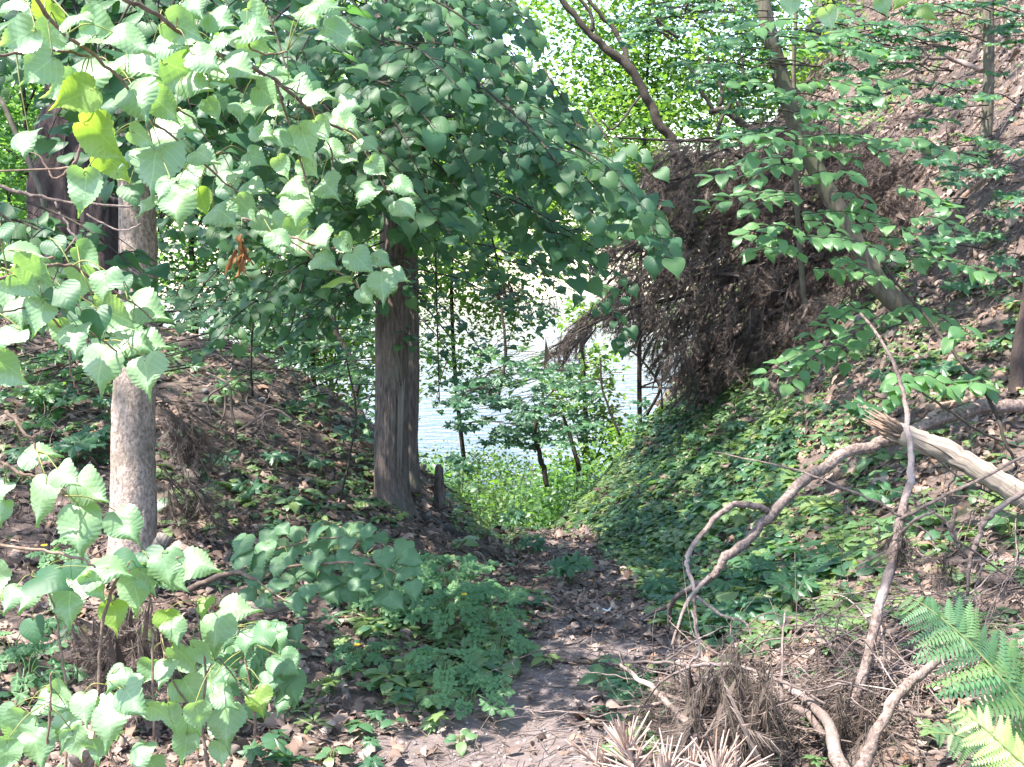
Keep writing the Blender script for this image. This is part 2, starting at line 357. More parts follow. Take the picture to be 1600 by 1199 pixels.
MT['dead'] = barkmat('dead_branch_bark', (.055, .038, .033), (.25, .19, .165), (.33, .265, .245), (70, 70, 70), 1.0, .88, dist=.010, moss=(.10, .075, .065))
MT['wood'] = barkmat('bare_weathered_wood', (.075, .06, .05), (.30, .25, .205), (.20, .165, .135), (22, 5, 1), .9, .85, dist=.006, uv=True)
MT['charred'] = barkmat('rotten_dark_wood', (.012, .010, .010), (.05, .042, .04), (.10, .09, .085), (40, 40, 40), .8)
MT['petiole'] = rampmat('leaf_stalk', [(.16, .19, .05), (.22, .20, .07)], .5)
MT['stem_green'] = rampmat('green_stem', [(.08, .13, .04), (.14, .16, .06)], .6)
MT['needle'] = rampmat('brown_needles', [(.05, .037, .034), (.095, .070, .062), (.15, .112, .098), (.23, .175, .15)], .7, .15)
MT['needle_pale'] = rampmat('pale_dry_needles', [(.34, .23, .18), (.50, .38, .32), (.60, .48, .42)], .6, .25)
MT['needle_grey'] = rampmat('weathered_needles', [(.075, .055, .047), (.13, .10, .085), (.20, .155, .135)], .7, .15)
MT['litter'] = rampmat('fallen_leaves', [(.05, .034, .029), (.10, .070, .058), (.16, .112, .093), (.25, .185, .158), (.13, .085, .066), (.32, .25, .215), (.20, .115, .075), (.24, .19, .17)], .75, .12, 25)
MT['flower'] = rampmat('yellow_flower', [(.7, .45, .02), (.8, .6, .05)], .5, .3)
MT['wire'] = rampmat('rusty_green_wire', [(.03, .05, .04), (.06, .08, .06)], .6)
MT['white'] = rampmat('white_litter', [(.7, .78, .8), (.8, .85, .88)], .5)
MT['cyan'] = rampmat('pale_cyan_litter', [(.35, .65, .62), (.4, .7, .68)], .5)
MT['stone'] = rampmat('grey_stone', [(.16, .14, .14), (.3, .27, .27)], .9, 0, 40)
MT['dried_leaf'] = rampmat('orange_dried_leaf', [(.20, .09, .035), (.33, .17, .075), (.24, .12, .05)], .6, .35)

def groundmat(name, path=False):
    m, nt, out = newmat(name); lk = nt.links
    tc = N(nt, 'ShaderNodeTexCoord'); P = tc.outputs['Object']
    def noise(sc, det=6, ro=.6):
        n = N(nt, 'ShaderNodeTexNoise'); n.inputs['Scale'].default_value = sc; n.inputs['Detail'].default_value = det; n.inputs['Roughness'].default_value = ro
        lk.new(P, n.inputs['Vector']); return n.outputs[0]
    a, b, d = noise(3), noise(28, 8, .7), noise(140, 4)
    r = N(nt, 'ShaderNodeValToRGB'); lk.new(b, r.inputs[0]); e = r.color_ramp.elements
    e[0].position, e[1].position = .32, .68
    if path: e[0].color, e[1].color = (.085, .066, .064, 1), (.25, .205, .20, 1)
    else: e[0].color, e[1].color = (.06, .045, .042, 1), (.19, .145, .13, 1)
    c = mixc(nt, mathn(nt, 'MULTIPLY', d, .5), r.outputs[0], (.15, .115, .105) if path else (.07, .05, .042))
    c = mixc(nt, mathn(nt, 'MULTIPLY', a, .5), c, (.12, .088, .078) if path else (.10, .068, .055))
    if not path:
        sp = N(nt, 'ShaderNodeSeparateXYZ'); lk.new(P, sp.inputs[0])
        g = N(nt, 'ShaderNodeMapRange'); lk.new(sp.outputs[2], g.inputs[0]); g.inputs[1].default_value = -2.4; g.inputs[2].default_value = -3.6
        c = mixc(nt, g.outputs[0], c, mixc(nt, a, (.06, .10, .03), (.10, .13, .05)))
        s = N(nt, 'ShaderNodeMapRange'); lk.new(sp.outputs[1], s.inputs[0]); s.inputs[1].default_value = 84; s.inputs[2].default_value = 88
        c = mixc(nt, s.outputs[0], c, mixc(nt, a, (.42, .36, .26), (.5, .44, .33)))
        n3 = noise(5.5, 5); r3 = N(nt, 'ShaderNodeValToRGB'); lk.new(n3, r3.inputs[0]); r3.color_ramp.elements[0].position = .58; r3.color_ramp.elements[1].position = .66
        c = mixc(nt, mathn(nt, 'MULTIPLY', r3.outputs[0], .55), c, (.055, .075, .022))
    bm = N(nt, 'ShaderNodeBump'); bm.inputs['Strength'].default_value = .8; bm.inputs['Distance'].default_value = .02
    lk.new(mathn(nt, 'ADD', b, mathn(nt, 'MULTIPLY', d, .4)), bm.inputs['Height'])
    p = N(nt, 'ShaderNodeBsdfPrincipled'); p.inputs['Roughness'].default_value = .95; p.inputs['Specular IOR Level'].default_value = .2
    lk.new(c, p.inputs['Base Color']); lk.new(bm.outputs[0], p.inputs['Normal']); lk.new(p.outputs[0], out.inputs[0]); return m

# ------------------------------------------------------------------ ground, path, water
xs = np.concatenate([-6.5 - np.geomspace(.08, 330, 60)[::-1], np.arange(-6.5, 8.01, .055), 8 + np.geomspace(.08, 330, 60)])
ys = np.concatenate([np.linspace(-60, -3, 20, endpoint=False), np.arange(-3, 15, .055), 15 + np.geomspace(.06, 500, 130)])
X, Y = np.meshgrid(xs, ys); Z = h(X, Y); ny, nx = X.shape
V = np.stack([X, Y, Z], -1).reshape(-1, 3)
ii = np.arange((ny - 1))[:, None] * nx + np.arange(nx - 1)[None]
quads = np.stack([ii, ii + 1, ii + nx + 1, ii + nx], -1).reshape(-1, 4)
cxy = (V[quads[:, 0]] + V[quads[:, 2]]) / 2
ed = .36 + .16 * (vn(cxy[:, 0], cxy[:, 1], .35, 21) - .5) + .12 * np.clip(3.9 - cxy[:, 1], 0, 1)
onp = (np.abs(cxy[:, 0] - pathx(cxy[:, 1]) - .0) < ed) & (cxy[:, 1] < 9.3) & (cxy[:, 1] > -3)
for nm, sel, pm in (('ground', ~onp, False), ('path', onp, True)):
    q = quads[sel]; u, inv = np.unique(q, return_inverse=True)
    b = MB(); b.add(V[u], inv.reshape(-1), [4] * len(q)); b.build(nm, groundmat(nm, pm), kind='structure')
b = MB(); b.add([(-330, 26, -6.9), (330, 26, -6.9), (330, 99, -6.9), (-330, 99, -6.9)], [0, 1, 2, 3], [4])
m, nt, out = newmat('river_water'); lk = nt.links
p = N(nt, 'ShaderNodeBsdfPrincipled'); p.inputs['Base Color'].default_value = (.055, .075, .085, 1); p.inputs['Roughness'].default_value = .06; p.inputs['IOR'].default_value = 1.33
p.inputs['Specular IOR Level'].default_value = .62
tc = N(nt, 'ShaderNodeTexCoord'); mp = N(nt, 'ShaderNodeMapping'); mp.inputs['Scale'].default_value = (.9, 2.2, 1); lk.new(tc.outputs['Object'], mp.inputs[0])
no = N(nt, 'ShaderNodeTexNoise'); no.inputs['Scale'].default_value = 1.2; no.inputs['Detail'].default_value = 4; lk.new(mp.outputs[0], no.inputs['Vector'])
bm = N(nt, 'ShaderNodeBump'); bm.inputs['Strength'].default_value = .35; bm.inputs['Distance'].default_value = .25; lk.new(no.outputs[0], bm.inputs['Height'])
lk.new(bm.outputs[0], p.inputs['Normal']); lk.new(p.outputs[0], out.inputs[0])
b.build('water', m, kind='structure')

# ------------------------------------------------------------------ far and middle trees
def clumpy(n, c, rad, ncl, cl=.35, r=rng):
    """n points in ncl clumps through an ellipsoid"""
    u = nz(r.normal(size=(ncl, 3))) * (r.random((ncl, 1)) ** .45); C = np.asarray(c) + u * np.asarray(rad)
    k = r.integers(0, ncl, n); return C[k] + r.normal(size=(n, 3)) * cl * np.array([1, 1, .55]) * np.mean(rad) * .5
def leaf_frames(n, size, droop=.35, r=rng, flat=.55, sj=.3):
    nr = nz(np.stack([r.normal(0, flat, n), r.normal(0, flat, n), np.abs(r.normal(1, .3, n))], -1))
    a = r.random(n) * 6.283; t = np.stack([np.cos(a), np.sin(a), -droop + r.normal(0, .25, n)], -1)
    t = nz(t - nr * np.sum(t * nr, -1, keepdims=True)); return frame(t, nr, size * (1 + sj * r.normal(size=n)).clip(.45, 1.7))
def bg_tree(name, label, base, height, crown_r, n, ls, mat, trunk_r=.12, cz=.62, ncl=30, cl=.35, group=None, lean=(0, 0), bark='bark_dark', tplx=None, squash=1.0, foliage='foliage', limbs=7, cat='tree'):
    base = np.asarray(base, float); t = thing(name, label, cat, base, group)
    top = base + np.array([lean[0], lean[1], height * .95])
    P = cr([base - [0, 0, .3], base * .6 + top * .4 + [rng.normal() * .05 * height * .4, 0, 0], top], 6)
    b = MB(); b.tube(P, [trunk_r * 1.15, trunk_r * .8, trunk_r * .25], 8); b.build('trunk', MT[bark], t)
    c = base * (1 - cz) + top * cz; rad = np.array([crown_r, crown_r, height * .45 * squash])
    b = MB()
    for i in range(limbs):
        s = P[int(len(P) * rng.uniform(.3, .85))]; e = c + nz(rng.normal(size=3)) * rad * .8
        b.tube(cr([s, (s + e) / 2 + [0, 0, .1 * height * rng.normal() * .4], e], 4), [trunk_r * .4, trunk_r * .1], 5)
    b.build('limb', MT[bark], t, 'stuff' if limbs > 1 else None)
    Q = clumpy(n, c, rad, ncl, cl)
    b = MB(); b.scatter(tplx or DIA2, leaf_frames(n, ls), Q, rng.random(n)); b.build(foliage, MT[mat], t, 'stuff'); return t
def gz(x, y): return np.array([x, y, float(h(x, y, False))])

for i, x in enumerate(np.linspace(-75, 78, 17)):
    x = x + rng.normal() * 2; y = 104 + rng.random() * 10
    ht = 8.5 + rng.random() * 2.5 + (6 if x < -12 else 0) + (3 if x > 26 else 0)
    bg_tree('riverside_tree', 'sunlit green tree in the row on the far bank of the river', gz(x, y), ht, 5.2, 2600, .85, 'far', .3, .55, 26, .45, 'trees on the far bank of the river', limbs=4)
# trees on this bank, between the gully and the river
BT = [  # x, y, height, crown radius, leaves, leaf size, material, label
    (-9.0, 17, 11, 3.2, 9000, .13, 'mid', 'dark leafy tree down the slope past the thick pine trunk'),
    (-5.6, 15.5, 9, 2.4, 8000, .11, 'mid', 'leafy tree between the pine trunk and the brown trunks'),
    (-3.6, 20, 11.5, 2.5, 13000, .12, 'bright', 'pale green tree rising over the mound left of the brown trunks'),
    (2.6, 21, 14, 3.6, 30000, .12, 'bright', 'yellow-green tree with fine leaves above the brown spruce'),
    (-.9, 24, 14, 3.4, 24000, .13, 'bright', 'fine-leaved bright tree behind the hanging linden sprays'),
    (6.6, 24, 15, 3.8, 24000, .14, 'bright', 'bright yellow-green tree behind the leaning grey trunk'),
    (8.8, 18, 15, 3.6, 16000, .13, 'mid', 'tall green tree beyond the crest of the steep bank'),
    (-12.5, 23, 14, 4.5, 9000, .16, 'bright', 'broad sunlit tree behind the pine trunk, far down the slope'),
    (13.5, 23, 17, 4.5, 7000, .17, 'mid', 'tall tree on the hillside beyond the thin grey trunk'),
    (-17, 20, 14, 4.5, 5000, .2, 'mid', 'dense tree at the far side of the slope, past the pine')]
for x, y, ht, crr, n, ls, mt, lb in BT:
    sq = .85 if mt == 'bright' else 1.0
    bg_tree('slope_tree', lb, gz(x, y), ht, crr, n, ls, mt, .05 if abs(x) < 4 else .12, .66 if mt == 'bright' else .6, 60, .30, bark='bark_dark', squash=sq)
for x, y, ht, crr, n, mt, lb in [(-4.3, 14.5, 7.6, 1.5, 7000, 'mid', 'young leafy tree filling the gap between smooth trunk and brown trunk'), (-2.9, 15.5, 7.0, 1.3, 5500, 'bright', 'slim bright tree just left of the brown trunk, down the slope'), (-5.9, 13.6, 7.4, 1.6, 7000, 'mid', 'young leafy tree behind the smooth linden trunk'), (1.0, 15.5, 3.8, .7, 1800, 'bright', 'fresh green bushy tree against the water, left of the spruce tips')]:
    bg_tree('slope_tree', lb, gz(x, y), ht, crr, n, .10, mt, .05, .66, 40, .34, bark='twig_dark', squash=.9)
# low shrubs on the slope below the fence and behind the mound
BS = [(-1.5, 14.5, 1.5, 1.3, 'bright'), (.3, 15.5, 1.7, 1.5, 'bright'), (1.6, 17, 1.6, 1.4, 'bright'), (-.6, 18.5, 2.0, 1.9, 'bright'), (2.6, 20, 1.3, 1.7, 'bright'),
      (-3.2, 13.5, 2.6, 1.3, 'mid'), (-4.8, 12.5, 2.8, 1.4, 'mid'), (-2.4, 16.5, 2.6, 1.5, 'bright'), (-6.8, 12.5, 3.2, 1.6, 'mid'), (-4.2, 17.5, 3.0, 1.8, 'bright'), (-9, 13, 3.2, 1.9, 'mid'),
      (0.8, 13.2, 1.0, .8, 'mid'), (-1.0, 12.6, .9, .7, 'mid'), (1.9, 14.6, 1.1, 1.0, 'bright'), (4.5, 25, 1.5, 2.2, 'bright'), (-1, 25, 1.5, 2.4, 'bright')]
SL = ['low sunlit shrub right behind the wire fence', 'bright bush beyond the middle of the wire fence', 'bright bush where the fence meets the bank', 'tall sunlit shrub between the fence and the river', 'bright shrub at the water side of the bank crest',
      'dark leafy shrub just behind the litter mound', 'bushy shrub behind the mound near the grey sapling trunks', 'sunny shrub seen between mound and brown trunks', 'dense shrub behind the smooth linden trunk', 'large pale shrub farther down behind the mound', 'wide shrub behind the thick pine trunk',
      'small dark shrub at the foot of the fence near the path end', 'small leafy shrub beside the bark stump', 'low shrub under the maple sapling by the water', 'waterside bush below the dark spruce boughs', 'waterside bush at the near edge of the river']
for (x, y, ht, rr, mt), lb in zip(BS, SL):
    bg_tree('shrub', lb, gz(x, y), ht, rr, int(2300 * rr), .085, mt, .02, .5, 26, .45, bark='twig_dark', cat='shrub')

# ------------------------------------------------------------------ trunks
def ridged(fr, amp, st, sd, pits=0):
    def f(th, l):
        a = np.abs(vn(th * fr + 40, l * st, 1, sd) - .5) * 2
        b_ = vn(th * fr * 2.3 + 9, l * st * 2.5, 1, sd + 1)
        c_ = vn(th * 1.1 + 5, l * 1.3, 1, sd + 2) - .5
        return (a - .4) * amp + (b_ - .5) * amp * .5 + c_ * .12
    return f
def PT(pts): return np.array([W(*p) for p in pts])
def trunk_mesh(pts, wpx, n=32, seg=14, disp=None):
    P = PT(pts); rad = np.array([w * p[2] / F / 2 for w, p in zip(wpx, pts)])
    C = cr(P, seg); b = MB(); b.tube(C, np.interp(np.linspace(0, len(P) - 1, len(C)), range(len(P)), rad), n, disp=disp); return b, C

g1 = G(205, 905)
t_linden = thing('linden_tree', 'smooth pale linden trunk with a rough darker foot, standing among the sunlit linden shoots', 'tree', g1)
d1 = 4.45
b, C1 = trunk_mesh([(203, 985, d1), (205, 900, d1), (208, 780, d1), (208, 660, d1), (215, 500, d1), (215, 360, d1), (207, 180, d1), (200, 0, d1), (196, -400, d1), (205, -1500, d1)], [104, 80, 71, 68, 62, 58, 54, 50, 44, 26], 48, 30, ridged(8, .07, 9, 3))
b.build('trunk', MT['bark_smooth'], t_linden)
g2 = G(612, 792); d2 = float((g2 - CAM) @ FWD)
t_mid = thing('linden_tree', 'brown grooved trunk with a stripped pale streak, carrying the wide dark green linden crown', 'tree', g2)
b, C2 = trunk_mesh([(615, 822, d2), (613, 795, d2), (612, 765, d2), (611, 700, d2), (612, 600, d2), (613, 480, d2), (620, 380, d2), (632, 200, d2), (640, 0, d2), (650, -500, d2), (640, -1100, d2)], [92, 68, 56, 53, 52, 52, 52, 46, 42, 34, 20], 96, 30, ridged(10, .10, 1.6, 13))
b.build('trunk', MT['bark_brown'], t_mid)
b = MB()
for k in range(5):
    x_ = 624 + k * 1.6; b.tube(cr([W(x_ + rng.normal(), 592 + 12 * rng.random(), d2 - .108), W(x_ - 1, 650, d2 - .112), W(x_ - 3, 700 + 60 * rng.random(), d2 - .114)], 8), [.002, .006, .005, .001], 6, rng.random(), disp=ridged(3, .2, 30, k))
b.build('bare_streak', MT['wood'], t_mid, 'stuff')
dd = d2 + .35
t_twin = thing('linden_tree', 'slimmer brown trunk growing directly behind the grooved trunk by the water', 'tree', W(640, 740, dd))
b, C = trunk_mesh([(640, 770, dd), (638, 690, dd), (641, 600, dd), (639, 480, dd), (634, 380, dd), (610, 150, dd), (590, -100, dd), (560, -600, dd)], [36, 30, 28, 30, 34, 34, 32, 20], 32, 16, ridged(6, .1, 8, 23))
b.build('trunk', MT['bark_brown'], t_twin)
t_pine = thing('pine_tree', 'thick dark furrowed pine trunk leaning behind the smooth linden trunk', 'tree', G(115, 575))
b, C = trunk_mesh([(128, 610, 9), (122, 540, 9), (118, 430, 9), (110, 330, 9), (116, 240, 9), (126, 150, 9), (140, 0, 9), (165, -500, 9), (180, -1000, 9)], [190, 160, 128, 122, 112, 98, 86, 64, 40], 72, 26, ridged(5.5, .24, 2.4, 33))
b.build('trunk', MT['bark_dark'], t_pine)
t_pine2 = thing('pine_tree', 'dark broken pine stub between the thick pine trunk and the smooth linden trunk', 'tree stub', G(165, 540))
b, C = trunk_mesh([(162, 560, 8.7), (160, 460, 8.7), (157, 380, 8.7), (160, 315, 8.7), (163, 300, 8.7)], [84, 72, 66, 60, 30], 48, 16, ridged(5, .2, 2.4, 43))
b.build('trunk', MT['bark_dark'], t_pine2)
gl = G(1428, 492); dl_ = float((gl - CAM) @ FWD)
t_lean = thing('maple_tree', 'slim grey trunk leaning left from the steep bank, curved at its foot', 'tree', gl)
b, C4 = trunk_mesh([(1440, 500, dl_ + .05), (1415, 484, dl_), (1375, 447, dl_), (1340, 385, dl_), (1300, 310, dl_), (1262, 240, dl_), (1235, 170, dl_), (1212, 90, dl_), (1190, -10, dl_), (1170, -200, dl_), (1120, -700, dl_)], [40, 34, 31, 28, 27, 28, 27, 26, 24, 20, 10], 24, 12, ridged(5, .06, 8, 53))
b.build('trunk', MT['bark_grey'], t_lean)
gr_ = G(1528, 262); dr_ = float((gr_ - CAM) @ FWD)
t_thin = thing('young_tree', 'straight thin grey trunk on the litter slope with pale broken limbs beside it', 'tree', gr_)
b, C = trunk_mesh([(1524, 285, dr_), (1530, 255, dr_), (1541, 205, dr_), (1545, 120, dr_), (1544, 0, dr_), (1540, -300, dr_), (1550, -700, dr_)], [28, 21, 18, 16, 17, 14, 8], 20, 12, ridged(4, .06, 8, 63))
b.build('trunk', MT['bark_grey'], t_thin)
t_edge = thing('young_tree', 'short mossy dark trunk above the fallen branches at the frame edge', 'tree', G(1592, 640))
b, C = trunk_mesh([(1590, 660, 5.6), (1590, 600, 5.6), (1597, 520, 5.6), (1612, 420, 5.6), (1630, 0, 5.6), (1650, -700, 5.6)], [34, 26, 22, 20, 18, 10], 20, 12, ridged(4, .1, 6, 73))
b.build('trunk', MT['bark_dark'], t_edge)

def stick(name, label, cat, parts, mat='dead', group=None, n=9, seg=7, jit=.25, root=None, extra=None):
    """parts: list of (part name, [(px,py,d)...], [widths px])"""
    t = root or thing(name, label, cat, W(*parts[0][1][0]), group)
    for pn, pts, w in parts:
        P = PT(pts); C = cr(P, seg); rad = np.array([a * p[2] / F / 2 for a, p in zip(rrow(w, len(pts)), pts)])
        rr = np.interp(np.linspace(0, len(P) - 1, len(C)), range(len(P)), rad)
        k = np.arange(len(C)); s0 = rng.random() * 99
        wob = np.stack([vn(k * .6 + s0, 0 * k, 1, 1), vn(k * .6 + s0, 0 * k + 3, 1, 2), vn(k * .6 + s0, 0 * k + 7, 1, 3)], -1) - .5
        C = C + wob * (rr[:, None] * 2.2 * jit + .004); rr = rr * (1 + .22 * (vn(k * 1.7 + s0, 0 * k, 1, 8) - .5))
        b = MB(); b.tube(C, rr, n, rnd=rng.random(), disp=ridged(5, .10, 1.2, 7) if mat == 'wood' else ridged(3, .14, 38, int(s0))); b.build(pn, MT[mat], t)
    return t

# slender stem of the sapling on the bank, stump, charred log, standing dead things
g6 = G(1265, 512); d6 = float((g6 - CAM) @ FWD)
t_sap = thing('young_tree', 'slender straight grey stem with tiers of oval leaves before the brown spruce boughs', 'sapling', g6)
stick('', '', '', [('trunk', [(1266, 520, d6), (1258, 470, d6 - .05), (1250, 400, d6 - .15), (1246, 330, d6 - .3), (1243, 250, d6 - .45), (1240, 120, d6 - .6), (1246, -60, d6 - .7)], [10, 9, 8.5, 8, 7.5, 7, 6])], 'bark_grey', root=t_sap, n=12)
gs = G(687, 800); ds = float((gs - CAM) @ FWD)
t = thing('stump', 'short pointed rotten stump standing at the foot of the wire fence', 'stump', gs)
b, C = trunk_mesh([(688, 812, ds), (687, 780, ds), (686, 750, ds), (686, 731, ds), (687, 726, ds)], [30, 17, 14, 12, 5], 24, 10, ridged(4, .25, 5, 83)); b.build('trunk', MT['bark_brown'], t)
stick('log', 'dark rotten log lying down the slope from the brown trunk towards the path', 'log',
      [('trunk', [(*p, float((G(*p, .03) - CAM) @ FWD)) for p in ((588, 778), (628, 790), (668, 812), (712, 838), (760, 870), (785, 880))], [12, 17, 18, 19, 16, 8])], 'charred', n=14)
stick('stump', 'small grey cut stub poking up beside the smooth linden trunk foot', 'stump',
      [('trunk', [(246, 880, 4.1), (250, 860, 4.1), (256, 840, 4.1)], [24, 22, 25])], 'wood', n=12)
stick('stump', 'bark covered stub between the lowest sunlit linden leaves', 'stump', [('trunk', [(128, 1215, 2.55), (130, 1180, 2.5), (131, 1153, 2.48)], [50, 44, 38])], 'bark_smooth', n=16)
stick('log', 'short broken brown log piece under the dull green linden spray', 'log', [('trunk', [(384, 944, 3.9), (425, 951, 3.85), (462, 946, 3.9)], [13, 16, 9])], 'wood')
# birds-nest of fallen wood on the right
D = lambda px, py, l=0.0: float((G(px, py, l) - CAM) @ FWD)
stick('fallen_branch', 'long curved rough fallen branch arching from the bank down to the path edge', 'branch',
      [('limb', [(1640, 628, 4.7), (1598, 634, 4.65), (1540, 636, 4.6), (1480, 650, 4.5), (1425, 672, 4.45), (1375, 692, 4.4), (1320, 712, 4.35), (1265, 745, 4.3), (1215, 792, 4.2), (1175, 838, 4.15), (1135, 872, 4.1), (1115, 900, 4.1), (1075, 922, 4.15), (1048, 945, 4.3), (1043, 990, 4.35)], [20, 20, 20, 20, 19, 19, 18, 17, 16, 15, 15, 12, 9, 8, 6]),
       ('side_branch', [(1205, 800, 4.2), (1178, 790, 4.15), (1140, 792, 4.1), (1105, 826, 4.1), (1078, 862, 4.1), (1074, 885, 4.1), (1085, 920, 4.05), (1086, 950, 4.05), (1092, 1000, 4.0), (1098, 1035, 3.95)], [11, 11, 10, 9, 8, 7, 6, 5, 5, 4]),
       ('side_branch', [(1110, 900, 4.1), (1082, 930, 4.0), (1062, 970, 3.95), (1048, 1010, 3.9)], [8, 7, 5, 4]),
       ('side_branch', [(1086, 930, 4.05), (1125, 960, 4.0), (1165, 975, 3.95), (1185, 1030, 3.9)], [5, 5, 4, 3]),
       ('side_branch', [(1050, 945, 4.3), (1025, 955, 4.4), (1000, 968, 4.5)], [8, 6, 4])], 'dead', n=12)
tl = stick('fallen_log', 'thick barkless grey log with a frayed splintered broken end', 'log',
      [('trunk', [(1385, 668, 4.25), (1420, 684, 4.2), (1470, 702, 4.15), (1520, 728, 4.1), (1570, 758, 4.05), (1640, 800, 4.0), (1760, 880, 3.9)], [30, 32, 35, 36, 37, 39, 39])], 'wood', n=20, jit=.05)
b = MB()
for i in range(46):
    a = rng.random() * 6.28; o = np.array([0, math.sin(a), math.cos(a)]) * .036 * math.sqrt(rng.random())
    s0 = W(1405, 678, 4.22) + o; l = rng.uniform(.03, .16); e = s0 + nz([-.93, .1, .5]) * l + o * rng.uniform(.0, .7) + rng.normal(size=3) * .006
    b.tube(np.array([s0, (s0 + e) / 2 + rng.normal(size=3) * .002, e]), [.010, .007, .001], 5, rng.random())
b.build('splinter', MT['twig'], tl, 'stuff')
b = MB()
for k in range(3):
    pts = [(1425 + i * 34, 676 + i * 19.5 + k * 9 + rng.normal() * 2.5 + 5, 4.14 - .012 * i) for i in range(7)]
    b.tube(cr(PT(pts), 4) + np.array([0, -.02, .0]), [.001, .004, .003, .001], 5, 0)
b.build('crack', MT['charred'], tl, 'stuff')
stick('stick', 'tall bare pale stick leaning upright in front of the log, thickest at its foot', 'stick',
      [('stem', [(1308, 1172, 3.0), (1332, 1115, 3.05), (1362, 1005, 3.1), (1386, 900, 3.2), (1405, 815, 3.3), (1424, 745, 3.4), (1421, 700, 3.45), (1416, 640, 3.5), (1409, 600, 3.55), (1385, 545, 3.6), (1345, 490, 3.7)], [19, 17, 16, 15, 13, 11, 9, 8, 7, 5, 4]),
       ('twig', [(1405, 812, 3.3), (1455, 785, 3.25), (1530, 750, 3.2), (1610, 706, 3.15)], [6, 6, 5, 4]),
       ('twig', [(1400, 845, 3.25), (1430, 812, 3.2), (1462, 800, 3.2)], [5, 5, 4]),
       ('twig', [(1408, 808, 3.3), (1370, 785, 3.3), (1300, 755, 3.35), (1220, 728, 3.4), (1115, 706, 3.5)], [4, 4, 3.5, 3, 2]),
       ('twig', [(1415, 815, 3.3), (1445, 830, 3.25), (1466, 858, 3.2)], [4, 3, 2])], 'dead', n=12)
stick('stick', 'thick pinkish stick propped below the fern at the bottom', 'stick', [('stem', [(1340, 1215, 2.5), (1358, 1172, 2.55), (1392, 1105, 2.6), (1430, 1062, 2.7), (1462, 1030, 2.75)], [20, 19, 17, 16, 13]), ('twig', [(1402, 1108, 2.6), (1440, 1118, 2.6), (1488, 1122, 2.6)], [8, 7, 6])], 'dead', n=12)
stick('stick', 'forked pale twig curling in the sun below the barkless log', 'stick',
      [('stem', [(1612, 765, 3.5), (1565, 790, 3.5), (1538, 815, 3.5), (1530, 840, 3.5), (1520, 862, 3.5), (1514, 890, 3.5), (1513, 930, 3.5)], [9, 9, 9, 8, 8, 6, 5]),
       ('twig', [(1428, 775, 3.4), (1432, 790, 3.4), (1452, 797, 3.4), (1478, 815, 3.4), (1490, 840, 3.4), (1515, 858, 3.45), (1560, 890, 3.5), (1600, 920, 3.55)], [4, 4, 4, 4, 4, 4, 3, 2]),
       ('twig', [(1492, 795, 3.4), (1488, 825, 3.4), (1498, 855, 3.42), (1512, 872, 3.45)], [7, 7, 5, 3])], 'dead')
stick('fallen_branch', 'grey fallen branch curving down among dry twigs at the bottom', 'branch',
      [('limb', [(968, 1040, 3.3), (1000, 1063, 3.2), (1030, 1085, 3.1), (1065, 1120, 3.0), (1085, 1150, 2.95), (1086, 1185, 2.9), (1078, 1225, 2.85)], [5, 8, 11, 13, 14, 15, 16]),
       ('side_branch', [(1086, 1160, 2.93), (1105, 1145, 2.9), (1118, 1120, 2.9)], [6, 5, 3]),
       ('side_branch', [(1088, 1172, 2.93), (1105, 1178, 2.9), (1122, 1180, 2.9)], [8, 6, 4]),
       ('side_branch', [(1035, 1098, 3.08), (1000, 1104, 3.05), (965, 1106, 3.0)], [6, 5, 4]),
       ('side_branch', [(1015, 1078, 3.15), (1050, 1088, 3.1), (1085, 1105, 3.0), (1110, 1150, 2.9), (1120, 1175, 2.9)], [5, 5, 4, 3, 3])], 'dead', n=12)
stick('stick', 'long thin bent twig arching level across the dry brush', 'stick',
      [('stem', [(966, 1034, 3.4), (1040, 1035, 3.3), (1080, 1040, 3.2), (1130, 1038, 3.15), (1180, 1050, 3.1), (1230, 1068, 3.0), (1290, 1100, 2.9)], [4, 5, 6, 6, 5, 5, 4]),
       ('twig', [(1040, 1034, 3.3), (1080, 1005, 3.3), (1130, 980, 3.3)], [4, 3, 2]), ('twig', [(1080, 1042, 3.2), (1045, 1058, 3.2), (1010, 1085, 3.2)], [5, 4, 3]),
       ('twig', [(1078, 1035, 3.2), (1092, 1020, 3.2), (1086, 980, 3.25), (1082, 955, 3.3)], [4, 4, 3, 3])], 'dead')
stick('fallen_branch', 'pair of bark covered limbs crossing at the bottom of the dry brush', 'branch',
      [('limb', [(1218, 1062, 3.2), (1262, 1095, 3.0), (1290, 1125, 2.85), (1302, 1165, 2.75), (1325, 1225, 2.6)], [9, 14, 17, 21, 24]),
       ('limb', [(1232, 1100, 3.0), (1262, 1118, 2.95), (1286, 1152, 2.85)], [12, 14, 13])], 'dead', n=12)
stick('stick', 'thin upright dry stalk rising behind the crossing limbs', 'stick', [('stem', [(1218, 1215, 2.9), (1220, 1100, 3.0), (1222, 1020, 3.1), (1226, 955, 3.2)], [6, 5, 4, 3])], 'dead')
